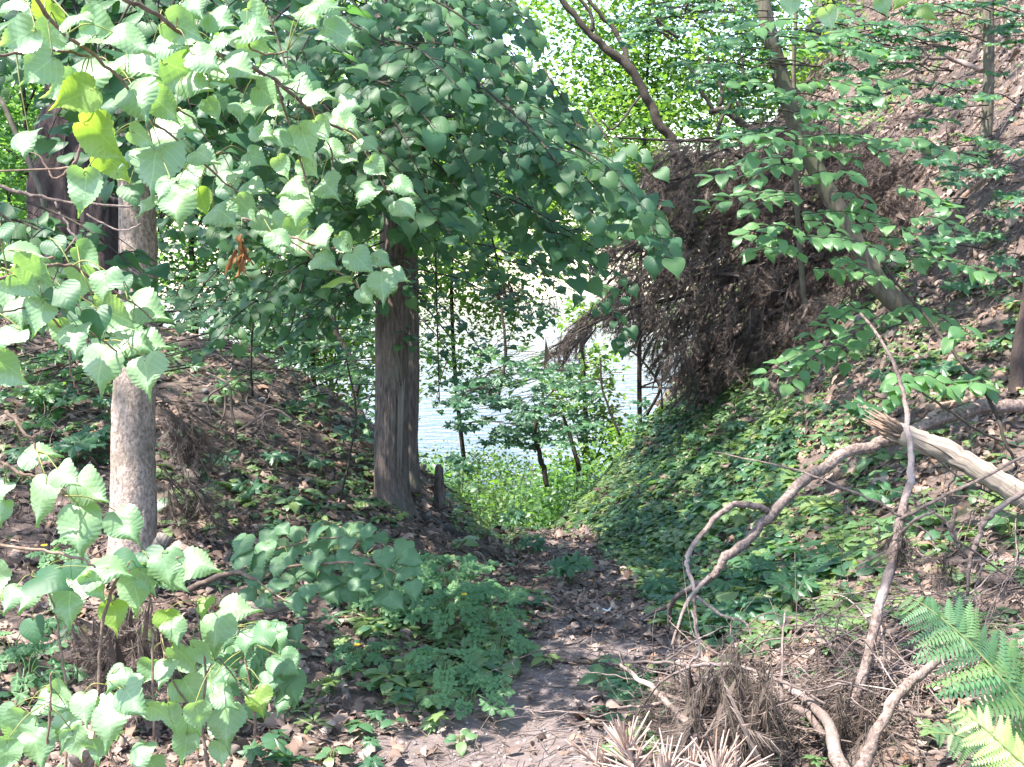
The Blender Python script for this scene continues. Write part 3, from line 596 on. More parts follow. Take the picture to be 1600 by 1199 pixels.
for k, (pts, w, lb) in enumerate([
    ([(962, 1100), (1000, 1150), (1030, 1180)], [6, 5], 'dark thin stick on the path edge beside the dry needles'),
    ([(480, 990), (505, 1020), (528, 1050), (545, 1090)], [10, 12], 'grey rotten stick lying in the litter below the linden spray'),
    ([(738, 1050), (765, 1046), (785, 1038)], [9, 6], 'short grey stick lying at the edge of the bare path'),
    ([(790, 985), (812, 1010), (850, 1030), (935, 1034)], [7, 9], 'half buried root crossing the path'),
    ([(845, 940), (800, 938), (770, 920)], [4, 3], 'thin twig among plants beside the path'),
    ([(740, 950), (748, 920), (765, 895), (766, 880)], [7, 4], 'small upright dark twig among the celandine plants'),
    ([(690, 960), (730, 985), (760, 990)], [6, 5], 'reddish stick under the celandine leaves'),
    ([(385, 1125), (440, 1140), (520, 1160), (600, 1199)], [3, 3], 'long thin straw coloured twig across the lower litter'),
    ([(395, 850), (440, 862), (470, 880)], [4, 3], 'thin twig lying above the dull linden spray'),
    ([(810, 850), (850, 856), (900, 850)], [7, 5], 'flat dark stick lying across the far path'),
    ([(1440, 1175), (1500, 1180), (1560, 1188)], [8, 7], 'pale stick lying under the fern'),
    ([(1430, 1130), (1432, 1170), (1440, 1205)], [8, 9], 'reddish upright broken stub beside the propped stick'),
    ([(1500, 985), (1530, 975), (1560, 982)], [8, 6], 'short sunlit stick behind the fern tip'),
    ([(1490, 870), (1540, 875), (1610, 880)], [15, 12], 'mossy rotting log under the forked pale twig'),
    ([(1420, 880), (1440, 905), (1470, 930), (1530, 935)], [4, 3], 'thin twig behind the leaning pale stick'),
    ([(1450, 640), (1520, 620), (1600, 560)], [16, 20], 'mossy old log against the dark trunk on the bank'),
    ([(1225, 462), (1255, 475), (1278, 492)], [6, 5], 'short pale stick beside the slender sapling stem')]):
    ds_ = [D(px, py, .03) for px, py in pts]
    stick('stick', lb, 'stick', [('stem', [(px, py, dd_) for (px, py), dd_ in zip(pts, ds_)], w)], 'dead' if k % 3 else 'twig')
# bent dry stalks on the litter mound
stick('dry_stalk', 'angular bent dry stalks standing on the litter mound', 'dead stalks',
      [('stalk', [(322, 583, 6.2), (356, 600, 6.15), (362, 640, 6.15), (367, 672, 6.15), (371, 720, 6.15), (373, 770, 6.2)], [3, 4, 4, 4.5, 4.5, 4]),
       ('stalk', [(356, 600, 6.15), (325, 621, 6.1), (331, 655, 6.1), (338, 672, 6.1), (350, 650, 6.1), (353, 610, 6.15)], [3.5, 3.5, 3, 3, 3, 2.5]),
       ('stalk', [(372, 673, 6.15), (400, 656, 6.1), (426, 640, 6.1), (455, 655, 6.1), (470, 680, 6.1), (467, 715, 6.1)], [4, 4, 4, 3.5, 3, 3]),
       ('stalk', [(332, 638, 6.1), (350, 655, 6.1), (366, 668, 6.1)], [3, 3])], 'dead', seg=5, jit=.1)
for k, (pts, w, lb) in enumerate([
    ([(75, 640), (92, 670), (106, 715)], [4, 3], 'thin grey stalk leaning in the shade behind the lit linden leaves'),
    ([(530, 790), (545, 720), (556, 640), (540, 560)], [4, 3], 'very thin dark sapling stem beside the brown trunk'),
    ([(395, 620), (392, 560), (398, 470)], [4, 3], 'thin dark stem rising behind the mound'),]):
    ds_ = [D(*pts[0])] * len(pts)
    stick('dry_stalk', lb, 'dead stalk', [('stalk', [(px, py, ds_[0]) for (px, py) in pts], w)], 'twig_dark', seg=6)
# saplings between the mound and the river
for pts, w, d, lb in [
    ([(458, 690), (452, 600), (436, 530), (425, 440)], [12, 9], 11.0, 'leaning grey sapling trunk just behind the mound top'),
    ([(548, 640), (560, 585), (530, 530), (505, 450), (490, 380)], [10, 8], 12.0, 'crooked dark sapling trunk crossing the bright water'),
    ([(775, 640), (790, 560), (786, 500), (775, 430)], [5, 4], 12.0, 'thin trunk rising against the beige water'),
    ([(855, 760), (845, 715), (835, 680), (842, 640)], [9, 6], 10.6, 'dark slim maple sapling trunk at the end of the bank'),
    ([(905, 735), (893, 690), (880, 650)], [8, 5], 10.8, 'second dark slim trunk beside the maple sapling'),
    ([(968, 680), (952, 640), (940, 600), (938, 560)], [4, 3], 10.2, 'thin dark stem leaning over the blue water'),
    ([(1010, 650), (1030, 605), (1000, 560), (975, 545)], [5, 3], 9.9, 'bare dark stem under the brown spruce boughs'),
    ([(1035, 640), (1034, 600), (1036, 565)], [3, 2], 9.9, 'short thin stem beside the spruce, against the water'),
    ([(120, 520), (85, 400), (60, 290), (0, 150)], [11, 8], 6.5, 'grey sapling leaning left in front of the pine trunk'),
    ([(474, 240), (470, 120), (468, 0), (465, -80)], [14, 12], 10.0, 'grey trunk glimpsed high between the linden crowns')]:
    stick('sapling', lb, 'sapling', [('trunk', [(px, py, d) for px, py in pts], w)], 'twig_dark' if d > 9.5 else 'bark_grey', seg=8)
stick('bare_tree', 'dark crooked branches forking against the bright yellow-green foliage', 'tree',
      [('trunk', [(1070, 330, 12.5), (1052, 225, 12.5), (1030, 195, 12.5), (1015, 160, 12.5), (985, 110, 12.5), (945, 75, 12.5), (915, 45, 12.5), (880, 2, 12.5), (850, -40, 12.5)], [17, 15, 15, 13, 14, 12, 10, 9, 8]),
       ('branch', [(985, 110, 12.5), (968, 60, 12.6), (940, 25, 12.6), (905, -20, 12.6)], [9, 8, 7, 5]), ('branch', [(925, 50, 12.5), (922, 20, 12.5), (890, -20, 12.5)], [7, 6, 4]),
       ('branch', [(1000, 150, 12.4), (960, 200, 12.3), (940, 190, 12.3)], [4, 3])], 'twig_dark', n=10)
stick('bare_tree', 'dark twisted limb with upcurved branches above the brown spruce', 'tree',
      [('trunk', [(1230, 290, 11), (1185, 215, 11), (1155, 190, 11), (1130, 172, 11), (1108, 175, 11)], [16, 13, 12, 11, 8]),
       ('branch', [(1115, 173, 11), (1095, 140, 11), (1085, 118, 11), (1070, 95, 11)], [7, 6, 5, 3]), ('branch', [(1125, 165, 11), (1128, 140, 11), (1112, 110, 11), (1105, 85, 11)], [7, 6, 5, 3]),
       ('branch', [(1165, 185, 11), (1140, 140, 11), (1110, 110, 11)], [6, 5, 3]), ('branch', [(1060, 60, 10.5), (1030, 35, 10.5), (1020, 20, 10.5)], [5, 4]), ('branch', [(1052, 63, 10.5), (1035, 50, 10.5), (1024, 30, 10.5)], [5, 4, 3]),
       ('branch', [(960, 215, 11), (1020, 218, 11), (1100, 220, 11), (1125, 222, 11)], [3, 4, 6, 6])], 'twig_dark', n=10)
# sunlit dead wood on the upper slope
dq = lambda px, py: D(px, py, .08)
for lst, w, lb in [
    ([[(1540, 110), (1500, 97), (1478, 88), (1455, 62)], [(1478, 92), (1450, 90), (1420, 85), (1408, 108)], [(1452, 85), (1432, 112), (1427, 145)], [(1447, 98), (1412, 118)], [(1450, 88), (1438, 72)], [(1428, 118), (1455, 140)]], 9, 'pinkish broken limb with forked ends lying in the sun beside the thin grey trunk'),
    ([[(1335, 68), (1365, 74), (1400, 85), (1412, 92)], [(1355, 70), (1348, 55)], [(1362, 74), (1370, 60)]], 6, 'small pale forked twig on the upper slope left of the sunlit limb'),
    ([[(1560, 52), (1575, 75), (1597, 100), (1620, 130)]], 8, 'pale bare limb lying behind the thin grey trunk'),
    ([[(1462, 15), (1495, 12), (1478, -5)], [(1495, 12), (1510, 30), (1536, 50)]], 5, 'thin pale stick at the very top of the slope'),
    ([[(1575, 30), (1600, 27), (1630, 18)]], 6, 'pale stick end at the top of the slope beyond the trunk'),
    ([[(1480, 175), (1520, 170), (1560, 160), (1600, 168)]], 7, 'pale stick lying level behind the thin grey trunk'),
    ([[(1420, 245), (1480, 228), (1535, 210), (1600, 190), (1650, 170)]], 7, 'long dark stick resting against the foot of the thin grey trunk'),
    ([[(1500, 315), (1540, 280), (1590, 262), (1650, 250)]], 9, 'dark curved branch lying below the thin grey trunk'),
    ([[(1400, 215), (1440, 190), (1470, 175)], [(1430, 195), (1415, 180)], [(1440, 190), (1455, 205)]], 4, 'small spiky twig on the litter slope in sun'),
    ([[(1480, 395), (1530, 350), (1600, 320)]], 5, 'thin dark branch slanting over the litter slope'),
    ([[(1100, 265), (1160, 290), (1210, 310)], [(1020, 260), (1080, 275), (1140, 300)]], 4, 'dry twigs lying over the spruce boughs'),
    ([[(1540, 440), (1570, 400), (1600, 350)], [(1560, 450), (1600, 440)]], 5, 'grey twigs among sunny litter beneath the dark branch')]:
    d0 = dq(*lst[0][0]) - .1
    stick('dead_limb', lb, 'dead branch', [('limb' if i == 0 else 'side_branch', [(px, py, min(dq(px, py), d0 + .4)) for px, py in pp], [w * (1 if i == 0 else .6), w * .5]) for i, pp in enumerate(lst)], 'dead' if 'dark' not in lb else 'twig', seg=5)
# dry twigs tangled at the bottom right and on the mound: uncountable
b = MB()
for cx_, cy_, sx, sy, n in [(1180, 1110, 110, 60, 130), (1400, 1120, 100, 60, 70), (1540, 950, 60, 80, 50), (440, 690, 110, 60, 120), (1500, 200, 120, 130, 300), (1530, 430, 80, 100, 120), (1380, 300, 80, 100, 120), (330, 1000, 200, 90, 50), (100, 830, 90, 60, 50), (1280, 560, 90, 60, 40), (900, 900, 110, 90, 60), (1250, 60, 130, 60, 60)]:
    for i in range(n):
        px, py = cx_ + rng.normal() * sx * .7, min(cy_ + rng.normal() * sy * .7, 1190)
        p = G(px, py, rng.uniform(.0, .05)); a = rng.random() * 6.28; l = rng.uniform(.06, .28)
        q = p + np.array([math.cos(a) * l, math.sin(a) * l, 0]); q[2] = float(h(q[0], q[1])) + rng.uniform(0, .1)
        m_ = (p + q) / 2 + rng.normal(size=3) * .03 * [1, 1, .6]; m_[2] = max(m_[2], float(h(m_[0], m_[1])))
        r_ = rng.uniform(.001, .0032); b.tube(cr([p, m_, q], 3), [r_, r_ * .5], 4, rng.random(), cap=False)
for cx_, cy_, sx, sy, n in [(1150, 1110, 120, 60, 70), (1420, 1090, 110, 70, 60), (1520, 880, 70, 120, 26), (1480, 150, 120, 110, 60), (60, 780, 60, 100, 16), (420, 660, 90, 50, 26)]:
    for i in range(n):
        px, py = cx_ + rng.normal() * sx * .7, min(cy_ + rng.normal() * sy * .7, 1195)
        p = G(px, py, rng.uniform(.0, .06)); a = rng.random() * 6.28; l = rng.uniform(.25, .7); e = p + np.array([math.cos(a) * l, math.sin(a) * l, 0]); e[2] = float(h(e[0], e[1])) + rng.uniform(0, .22)
        m_ = (p + e) / 2 + rng.normal(size=3) * .06 * [1, 1, .4] + [0, 0, .04]; m_[2] = max(m_[2], float(h(m_[0], m_[1])) + .01); C = cr([p, m_, e], 7) ; r_ = rng.uniform(.0015, .0042)
        C = C + rng.normal(size=C.shape) * .004; b.tube(C, [r_, r_ * .4], 5, rng.random(), cap=False)
        for j in range(rng.integers(0, 4)):
            q = C[rng.integers(3, len(C) - 2)]; b.tube(cr([q, q + rng.normal(size=3) * .05 + [0, 0, .02], q + rng.normal(size=3) * .09 + [0, 0, .03]], 3), [r_ * .5, r_ * .2], 4, rng.random(), cap=False)
b.build('fallen_twigs', MT['dead'], kind='stuff')

# ------------------------------------------------------------------ needles
def needle_tpl(seed, n=150, hang=.35, w=.010, L=.17):
    r = np.random.default_rng(seed); v = []; f = []
    for i in range(n):
        k = i % 7; t = r.random()
        if k == 0: o = np.array([0, t, -hang * t * t]); ax = np.array([0, 1, -hang * t])
        else:
            s = (k - 3.5) / 3.5; y0 = .12 + .13 * k; sd = 1 if k % 2 else -1; l = .45 * (1.1 - y0)
            ax = np.array([sd * .75, .65, -.35]); o = np.array([0, y0, -hang * y0 * y0]) + ax * l * t - np.array([0, 0, .2 * t * t * l])
        ax = nz(ax); sd2 = nz(np.cross(ax, r.normal(size=3))); nd = nz(ax * .75 + sd2 * .62 + np.array([0, 0, -.25]))
        l = L * r.uniform(.6, 1.15); wv = nz(np.cross(nd, r.normal(size=3))) * w * .5; j = len(v)
        v += [o - wv, o + wv, o + nd * l]; f.append((j, j + 1, j + 2))
    for j0, j1 in ((0, 1),):
        j = len(v); v += [(-.006, 0, 0), (.006, 0, 0), (.003, .6, -hang * .36), (0, 1, -hang)]; f.append((j, j + 1, j + 2)); f.append((j, j + 2, j + 3))
    return tpl(v, f)
NT = [needle_tpl(i, 230, .35 + .15 * i, .0085, .15) for i in range(4)]
NH = [needle_tpl(i + 9, 240, .5 + .2 * i, .0075, .20) for i in range(3)]
def in_poly(px, py, poly):
    px = np.asarray(px, float); py = np.asarray(py, float); ins = np.zeros(px.shape, bool); n = len(poly)
    for i in range(n):
        x1, y1 = poly[i]; x2, y2 = poly[(i + 1) % n]
        if y1 == y2: continue
        c = ((y1 > py) != (y2 > py)) & (px < (x2 - x1) * (py - y1) / (y2 - y1) + x1); ins ^= c
    return ins
def sample_poly(poly, n, r=rng):
    P = np.array(poly); lo, hi = P.min(0), P.max(0); out = np.zeros((0, 2))
    while len(out) < n:
        q = lo + r.random((n * 3, 2)) * (hi - lo); out = np.vstack([out, q[in_poly(q[:, 0], q[:, 1], poly)]])
    return out[:n]
t = thing('fallen_spruce', 'dead fallen spruce with drooping brown needled boughs on the bank crest', 'fallen tree', W(1400, 330, 9.3))
stick('', '', '', [('trunk', [(1400, 265, D(1400, 265) - .1), (1330, 330, D(1330, 330) - .1), (1260, 385, 9.3), (1190, 420, 9.3), (1080, 440, 9.4)], [26, 28, 24, 18, 8])], 'bark_dark', root=t, n=16)
boughs = [[(1400, 280, 9.6), (1250, 240, 9.2), (1140, 215, 9.0), (1045, 225, 8.9)], [(1330, 340, 9.6), (1180, 290, 9.1), (1060, 280, 8.9), (1005, 310, 8.8)],
          [(1280, 380, 9.5), (1130, 350, 9.0), (1020, 360, 8.8), (940, 385, 8.7)], [(1240, 400, 9.5), (1110, 420, 9.0), (1000, 440, 8.8), (930, 465, 8.7)],
          [(1200, 420, 9.5), (1080, 460, 9.0), (960, 490, 8.8), (858, 545, 8.7)], [(1220, 430, 9.5), (1130, 500, 9.1), (1060, 530, 8.9), (1010, 580, 8.8)],
          [(1250, 430, 9.5), (1180, 500, 9.2), (1110, 560, 9.1), (1060, 605, 9.0)], [(1350, 350, 9.6), (1240, 330, 9.0), (1160, 350, 8.7), (1100, 400, 8.6)],
          [(1340, 380, 9.5), (1260, 420, 9.0), (1190, 450, 8.8), (1130, 500, 8.8)], [(1290, 420, 9.4), (1250, 460, 9.1), (1210, 500, 9.0)],
          [(1160, 250, 9.0), (1120, 210, 9.0), (1160, 120, 9.2), (1150, 60, 9.4)]]
stick('', '', '', [('bough', bb, [9, 7, 5, 2]) for bb in boughs], 'twig_dark', root=t, n=6, seg=6)
SP = [(1045, 215), (1110, 228), (1190, 190), (1250, 180), (1340, 200), (1420, 240), (1430, 330), (1350, 420), (1290, 500), (1220, 520), (1160, 575), (1090, 612), (1050, 600), (1020, 560), (985, 505), (940, 500), (880, 548), (855, 545), (930, 470), (965, 440), (925, 410), (935, 375), (1000, 345), (990, 300), (1020, 240)]
SP2 = [(1150, 90), (1240, 100), (1300, 0), (1600, 0), (1600, 60), (1480, 60), (1450, 100), (1330, 160), (1300, 230), (1180, 210), (1150, 170)]
SP3 = [(1180, 210), (1290, 60), (1380, 20), (1520, 40), (1500, 200), (1470, 330), (1420, 380), (1340, 430)]
for poly, n, dr, sz, nm, mt in ((SP3, 620, None, .30, 'needles', 'needle'), (SP, 2600, (8.4, 9.9), .27, 'needles', 'needle'), (SP2, 900, None, .26, 'needles', 'needle_grey')):
    q = sample_poly(poly, n); b = MB(); Ms = []; Ts = []
    tv = np.zeros(n, int)
    for i, (px, py) in enumerate(q):
        d = min(rng.uniform(*dr), D(px, py) - rng.uniform(.05, .6)) if dr else D(px, py, .1)
        low = np.clip((py - 380) / 200, 0, 1)
        tip = nz(np.array([-.6 + .55 * rng.normal(), -.45 + .45 * rng.normal(), -.3 - .6 * low + .4 * rng.normal()]))
        nr = nz(np.array([rng.normal() * .4, -.6, 1.0])); Ms.append(frame(tip, nr, sz * rng.uniform(.55, 1.2))); Ts.append(W(px, py, d)); tv[i] = rng.integers(4)
    Ms = np.array(Ms); Ts = np.array(Ts) - Ms[:, :, 1] * .45
    rv = np.clip(.40 + .38 * rng.normal(size=n), 0, .99)
    for k in range(4): b.scatter(NT[k], Ms[tv == k], Ts[tv == k], rv[tv == k])
    b.build(nm, MT[mt], t, 'stuff')

def brush(label, items, mat='needle_grey', stem=None, T=None):
    T = T or NH
    root = thing('dead_conifer_branch', label, 'dead branch', W(items[0][0], items[0][1], items[0][2]))
    b = MB(); s = MB()
    for px, py, d, sz, ang in items:
        for k in range(5):
            tip = nz(RIGHT * (math.sin(R(ang)) + rng.normal() * .25) - UP * (math.cos(R(ang)) + rng.normal() * .15) - FWD * .2 * rng.normal())
            p = W(px + rng.normal() * 7, py + rng.normal() * 7, d + rng.normal() * .05); M = frame(tip, nz(np.array([0, -.8, .5]) + rng.normal(size=3) * .3), sz * rng.uniform(.7, 1.15))
            b.scatter(T[rng.integers(len(T))], M, p, [rng.random()])
            s.tube([p - M[:, 1] * .05, p + M[:, 1] * .5, p + M[:, 1] * .9], [.0016, .001, .0005], 4)
    b.build('needles', MT[mat], root, 'stuff'); s.build('twig', MT['twig_dark'], root, 'stuff' if len(items) > 1 else None)
brush('grey-brown needled brush drooping under the thin level twig', [(1060, 1045, 3.1, .24, 10), (1095, 1050, 3.05, .26, -5), (1125, 1055, 3.0, .28, 5), (1150, 1050, 2.95, .3, 20), (1100, 1080, 3.0, .26, 0), (1040, 1070, 3.1, .2, -20), (1075, 1090, 2.95, .24, 8), (1135, 1085, 2.9, .26, 15)])
brush('two upright dry needle tufts like straw cones in the brush', [(1146, 1012, 3.1, .17, 3), (1150, 1020, 3.1, .18, 8), (1188, 1035, 3.0, .26, -3), (1192, 1060, 2.95, .28, 3), (1200, 1080, 2.9, .26, 5), (1182, 1095, 2.9, .24, 0)])
brush('drooping brown needle fans hanging right of the smooth linden trunk', [(255, 635, 5.0, .30, 25), (275, 640, 5.0, .30, 35), (262, 660, 5.0, .26, 15), (290, 655, 5.0, .26, 40), (255, 735, 4.9, .26, 20), (280, 742, 4.9, .26, 45), (265, 760, 4.9, .24, 10), (300, 765, 4.9, .2, 50)])
brush('dry needle brush behind the sunlit shoots at the trunk foot', [(205, 945, 3.2, .2, -10), (230, 950, 3.2, .22, 0), (245, 960, 3.2, .2, 15), (180, 990, 3.1, .2, -20), (215, 1000, 3.1, .2, 5), (100, 960, 3.2, .18, 30), (120, 990, 3.2, .18, 10), (150, 970, 3.2, .18, -10)])
brush('brown needle tuft hanging off the mound behind the dry stalks', [(478, 635, 7.6, .2, 35), (484, 640, 7.6, .2, 20), (560, 690, 7.8, .18, 30)])
brush('rusty brown needle tuft on the tall pale stick', [(1406, 835, 3.25, .12, -25), (1410, 838, 3.25, .12, 10), (1408, 832, 3.25, .1, 30)], 'needle')
brush('small brown needle tuft below the forked twig', [(1478, 878, 3.6, .1, 20), (1474, 876, 3.6, .1, -20)], 'needle')
brush('brown dead sprig hanging in front of the beige water', [(783, 440, 7.0, .14, 5), (776, 445, 7.0, .14, -15), (790, 442, 7.0, .12, 20), (868, 470, 8.0, .14, 0), (855, 475, 8.0, .12, -30)], 'needle')
brush('brown dead tuft at the top of the picture above the yellow-green foliage', [(1110, -10, 7.5, .16, 0), (1095, -5, 7.5, .14, -40), (1130, -5, 7.5, .14, 30)], 'needle')
brush('dry needle heap caught under the propped stick', [(1330, 1060, 3.0, .2, -10), (1360, 1075, 2.95, .2, 10), (1290, 1050, 3.1, .2, -25), (1310, 1090, 2.9, .2, 5), (1365, 1130, 2.8, .18, 0)])
# pale thick needle tufts close to the camera
t = thing('pine_sprig', 'pale straw-pink dry pine sprig with long needles at the bottom of the path', 'pine sprig', W(1060, 1290, 1.5))
for k, (px, py, ang, n, L, d) in enumerate([(985, 1185, -28, 48, .066, 1.5), (1040, 1215, 18, 44, .055, 1.48), (1075, 1230, 20, 36, .05, 1.5), (1120, 1228, 5, 46, .06, 1.46), (1130, 1222, 62, 46, .066, 1.48), (940, 1200, -55, 30, .05, 1.52)]):
    s = MB(); p0 = W(px, py, d); ax = nz(RIGHT * math.sin(R(ang)) + UP * math.cos(R(ang)))
    if k == 0: pass
    for i in range(n):
        f = rng.random(); dr = nz(ax + .55 * rng.normal(size=3) * np.array([1, .8, 1])); o = p0 + ax * (f - .6) * .05
        l = L * rng.uniform(.7, 1.15); s.tube(cr([o, o + dr * l * .5 + rng.normal(size=3) * .001, o + dr * l - np.array([0, 0, .002])], 2), [.0014, .0017, .0008], 4, rng.random(), cap=False)
    s.build('needle_tuft', MT['needle_pale'], t, 'stuff')
b = MB(); b.tube(cr([W(1060, 1290, 1.5), W(1030, 1235, 1.5), W(985, 1185, 1.5)], 5), [.004, .002], 7); b.build('twig', MT['twig'], t)
b = MB(); b.tube(cr([W(1060, 1290, 1.5), W(1110, 1240, 1.48), W(1130, 1220, 1.47)], 5), [.004, .002], 7); b.build('twig', MT['twig'], t)

# ------------------------------------------------------------------ leaves, one object each near the camera
def mk(tp, name, mat):
    b = MB(); b.scatter(tp, [np.eye(3)], [[0, 0, 0]], [0.0]); return b.mesh(name, MT[mat])
ME = {}
for key, tps, mat in (('linden', L_HI, 'linden'), ('linden_young', L_HI, 'linden_young'), ('linden_shade', L_MID, 'linden_shade'), ('ovate', O_HI, 'ovate'), ('linden_dull', L_HI, 'linden_dull'), ('maple', M_HI, 'maple')):
    ME[key] = [mk(tp, key + '_leaf', mat) for tp in tps]
stalk_len = .35
def put_leaf(root, kind, px, py, w, tip, d, tilt=38, curve=None, stalks=None, foresh=1.0, flip=False, roll=-.16, xs=1.0, width=1.0):
    """a leaf on the branch: blade centre at a place of the branch, tip angle 0 = hanging down, + towards +x"""
    s = w * d / F / width
    t = RIGHT * math.sin(R(tip)) - UP * math.cos(R(tip))
    n = -FWD * math.cos(R(tilt)) + np.array([0, 0, 1.0]) * math.sin(R(tilt)) + RIGHT * roll + rng.normal(size=3) * .10
    n = nz(n)
    if flip: n = -nz(-FWD * math.cos(R(tilt)) - np.array([0, 0, 1.0]) * math.sin(R(tilt)) * .4 + rng.normal(size=3) * .1)
    t = nz(t - n * (t @ n)); M = frame(t, n, s * xs); M[:, 0] *= 1 / xs if xs != 1 else 1
    c = W(px, py, d); o = c - t * .45 * s * xs
    place('leaf', ME[kind][rng.integers(len(ME[kind]))], root, M, o)
    if curve is not None and stalks is not None:
        k = np.argmin(np.linalg.norm(curve - (o + np.array([0, 0, .5 * s]) - t * .3 * s), axis=1)); q = curve[k]
        if np.linalg.norm(q - o) > .16: q = o + nz(q - o) * .16
        stalks.tube(cr([q, (q + o) / 2 + np.array([0, -.006, .012]), o, o + t * s * .12], 4), [.0012, .0009, .0007], 5, rng.random())
def branch_of_leaves(label, curves, leaves, kind='linden', dj=.05, name='linden_branch', cat='branch', mat='twig', width=1.0):
    root = thing(name, label, cat, W(*curves[0][1][0])); allc = []
    stick('', '', '', [(pn, pts, w) for pn, pts, w in curves], mat, root=root, n=8, jit=.3)
    for pn, pts, w in curves: allc.append(cr(PT(pts), 12))
    CC = np.vstack(allc); qx, qy, qz = project(CC); st = MB()
    for lf in leaves:
        px, py, w, tip = lf[:4]; opt = dict(lf[4]) if len(lf) > 4 else {}
        k = np.argmin((qx - px) ** 2 + (qy - py) ** 2); d = opt.pop('d', None) or float(qz[k]) + rng.normal() * dj
        kd = opt.pop('k', kind); opt.setdefault('tilt', 30 + rng.random() * 22)
        put_leaf(root, kd, px, py, w, tip, d, curve=CC, stalks=st, width=width, **opt)
    if st.c: st.build('leaf_stalk', MT['petiole'], root, 'stuff')
    return root
Y = {'k': 'linden_young'}; G_ = {'flip': True}
dU = lambda px: 1.5 + .00115 * px
def bc(pts, off=0.0): return [(px, py, dU(px) + off) for px, py in pts]
# upper branch, arching down to the middle of the picture
branch_of_leaves('long sunlit linden branch arching down across the brown trunk, its last leaves hanging beside it',
  [('stem', bc([(150, -60), (190, -5), (250, 25), (310, 72), (370, 95), (430, 125), (480, 165), (520, 195), (556, 215), (580, 250), (604, 300)]), [9, 8, 7.5, 7, 6.5, 6, 5.5, 5, 4.5, 4, 3]),
   ('side_branch', bc([(330, 75), (380, 115), (440, 135), (480, 150)], -.03), [4, 3.5, 3, 2]), ('side_branch', bc([(478, 165), (500, 200), (518, 240), (516, 270)], .02), [4, 3, 2]),
   ('side_branch', bc([(390, 75), (420, 85), (449, 79)], .02), [3.5, 3]), ('side_branch', bc([(430, 125), (470, 250), (482, 290), (486, 310)], .03), [4, 3, 2])],
  [(320, 90, 58, 60), (365, 100, 80, 45), (400, 70, 52, 65, G_), (393, 48, 62, 62), (262, 68, 62, 72), (292, 47, 70, 62, G_), (300, 8, 55, 40), (345, 30, 60, 50), (290, 112, 88, 62, G_), (328, 112, 60, 50),
   (350, 108, 66, 40), (310, 75, 50, 80), (377, 170, 52, 8), (437, 172, 40, 45), (333, 172, 38, 20, G_), (467, 135, 56, 50), (500, 148, 48, 60), (540, 190, 58, 58), (575, 225, 42, 42), (520, 232, 42, 52), (478, 222, 56, 20, {'flip': True}),
   (512, 290, 52, 40), (455, 292, 50, -60), (462, 322, 66, 5), (570, 302, 52, -25), (628, 290, 42, 52), (633, 326, 46, 35), (438, 118, 50, 55), (420, 150, 50, 50, G_), (410, 205, 46, 45), (440, 215, 42, 50), (485, 262, 40, 40, G_),
   (480, 22, 52, 30), (527, 50, 62, 58), (510, 5, 50, 70), (425, 105, 44, 70), (545, 160, 40, 70), (405, 30, 50, 50, G_), (350, 60, 48, 80), (505, 205, 44, 35, G_), (443, 262, 38, 30, G_), (590, 262, 36, 45, G_), (548, 245, 34, 30)])
branch_of_leaves('sunlit linden branch hanging low over the smooth trunk with the biggest heart shaped leaves',
  [('stem', bc([(20, -60), (70, 20), (110, 60), (150, 90), (185, 120), (210, 160), (228, 185), (238, 230)], -.08), [8, 7, 6, 5.5, 5, 4.5, 3.5, 3]),
   ('side_branch', bc([(-40, 92), (20, 85), (95, 78), (140, 88)], -.05), [5, 4.5, 4]), ('side_branch', bc([(228, 185), (280, 220), (330, 268), (372, 300), (395, 330)], -.02), [4, 3.5, 3, 2]),
   ('side_branch', bc([(185, 120), (250, 160), (300, 185), (340, 240)], -.02), [4, 3, 2])],
  [(17, 8, 52, -50), (122, 28, 62, 48, {'tilt': 55}), (75, 22, 60, -30, {'k': 'linden_young', 'flip': True}), (123, 62, 74, -75, {'tilt': 62}), (138, 112, 106, 4, {'tilt': 42}), (217, 95, 84, 35), (213, 150, 84, 28), (163, 213, 82, 40, {'k': 'linden_young', 'flip': True, 'tilt': 60}),
   (133, 300, 74, -8, {'flip': True}), (240, 252, 92, 2), (262, 205, 76, 52), (288, 190, 46, 55), (318, 242, 50, 48, {'tilt': 20}), (275, 318, 74, 8, {'tilt': 22}), (318, 316, 44, 22, {'flip': True, 'k': 'linden_young'}), (347, 332, 64, 42), (358, 280, 52, 8), (397, 292, 48, 48),
   (410, 345, 42, 42), (438, 374, 46, 42), (400, 245, 46, 60), (37, 218, 62, 10), (180, 258, 62, 48, {'flip': True, 'k': 'linden_young'}), (195, 248, 44, -40), (255, 165, 60, 45, G_), (120, 150, 70, -65, {'k': 'linden_young', 'flip': True}), (200, 60, 66, 60), (160, 40, 62, 70, G_),
   (75, 60, 60, -40, G_), (30, 60, 70, -60, G_), (100, 140, 60, -70, G_), (225, 215, 48, 60, G_), (305, 130, 60, 55), (60, 110, 66, -50, G_), (385, 325, 44, 40, G_), (430, 345, 38, 30), (205, 300, 46, 20, {'k': 'linden_shade'}), (228, 318, 40, -20), (300, 275, 50, 35), (255, 290, 46, -10)])
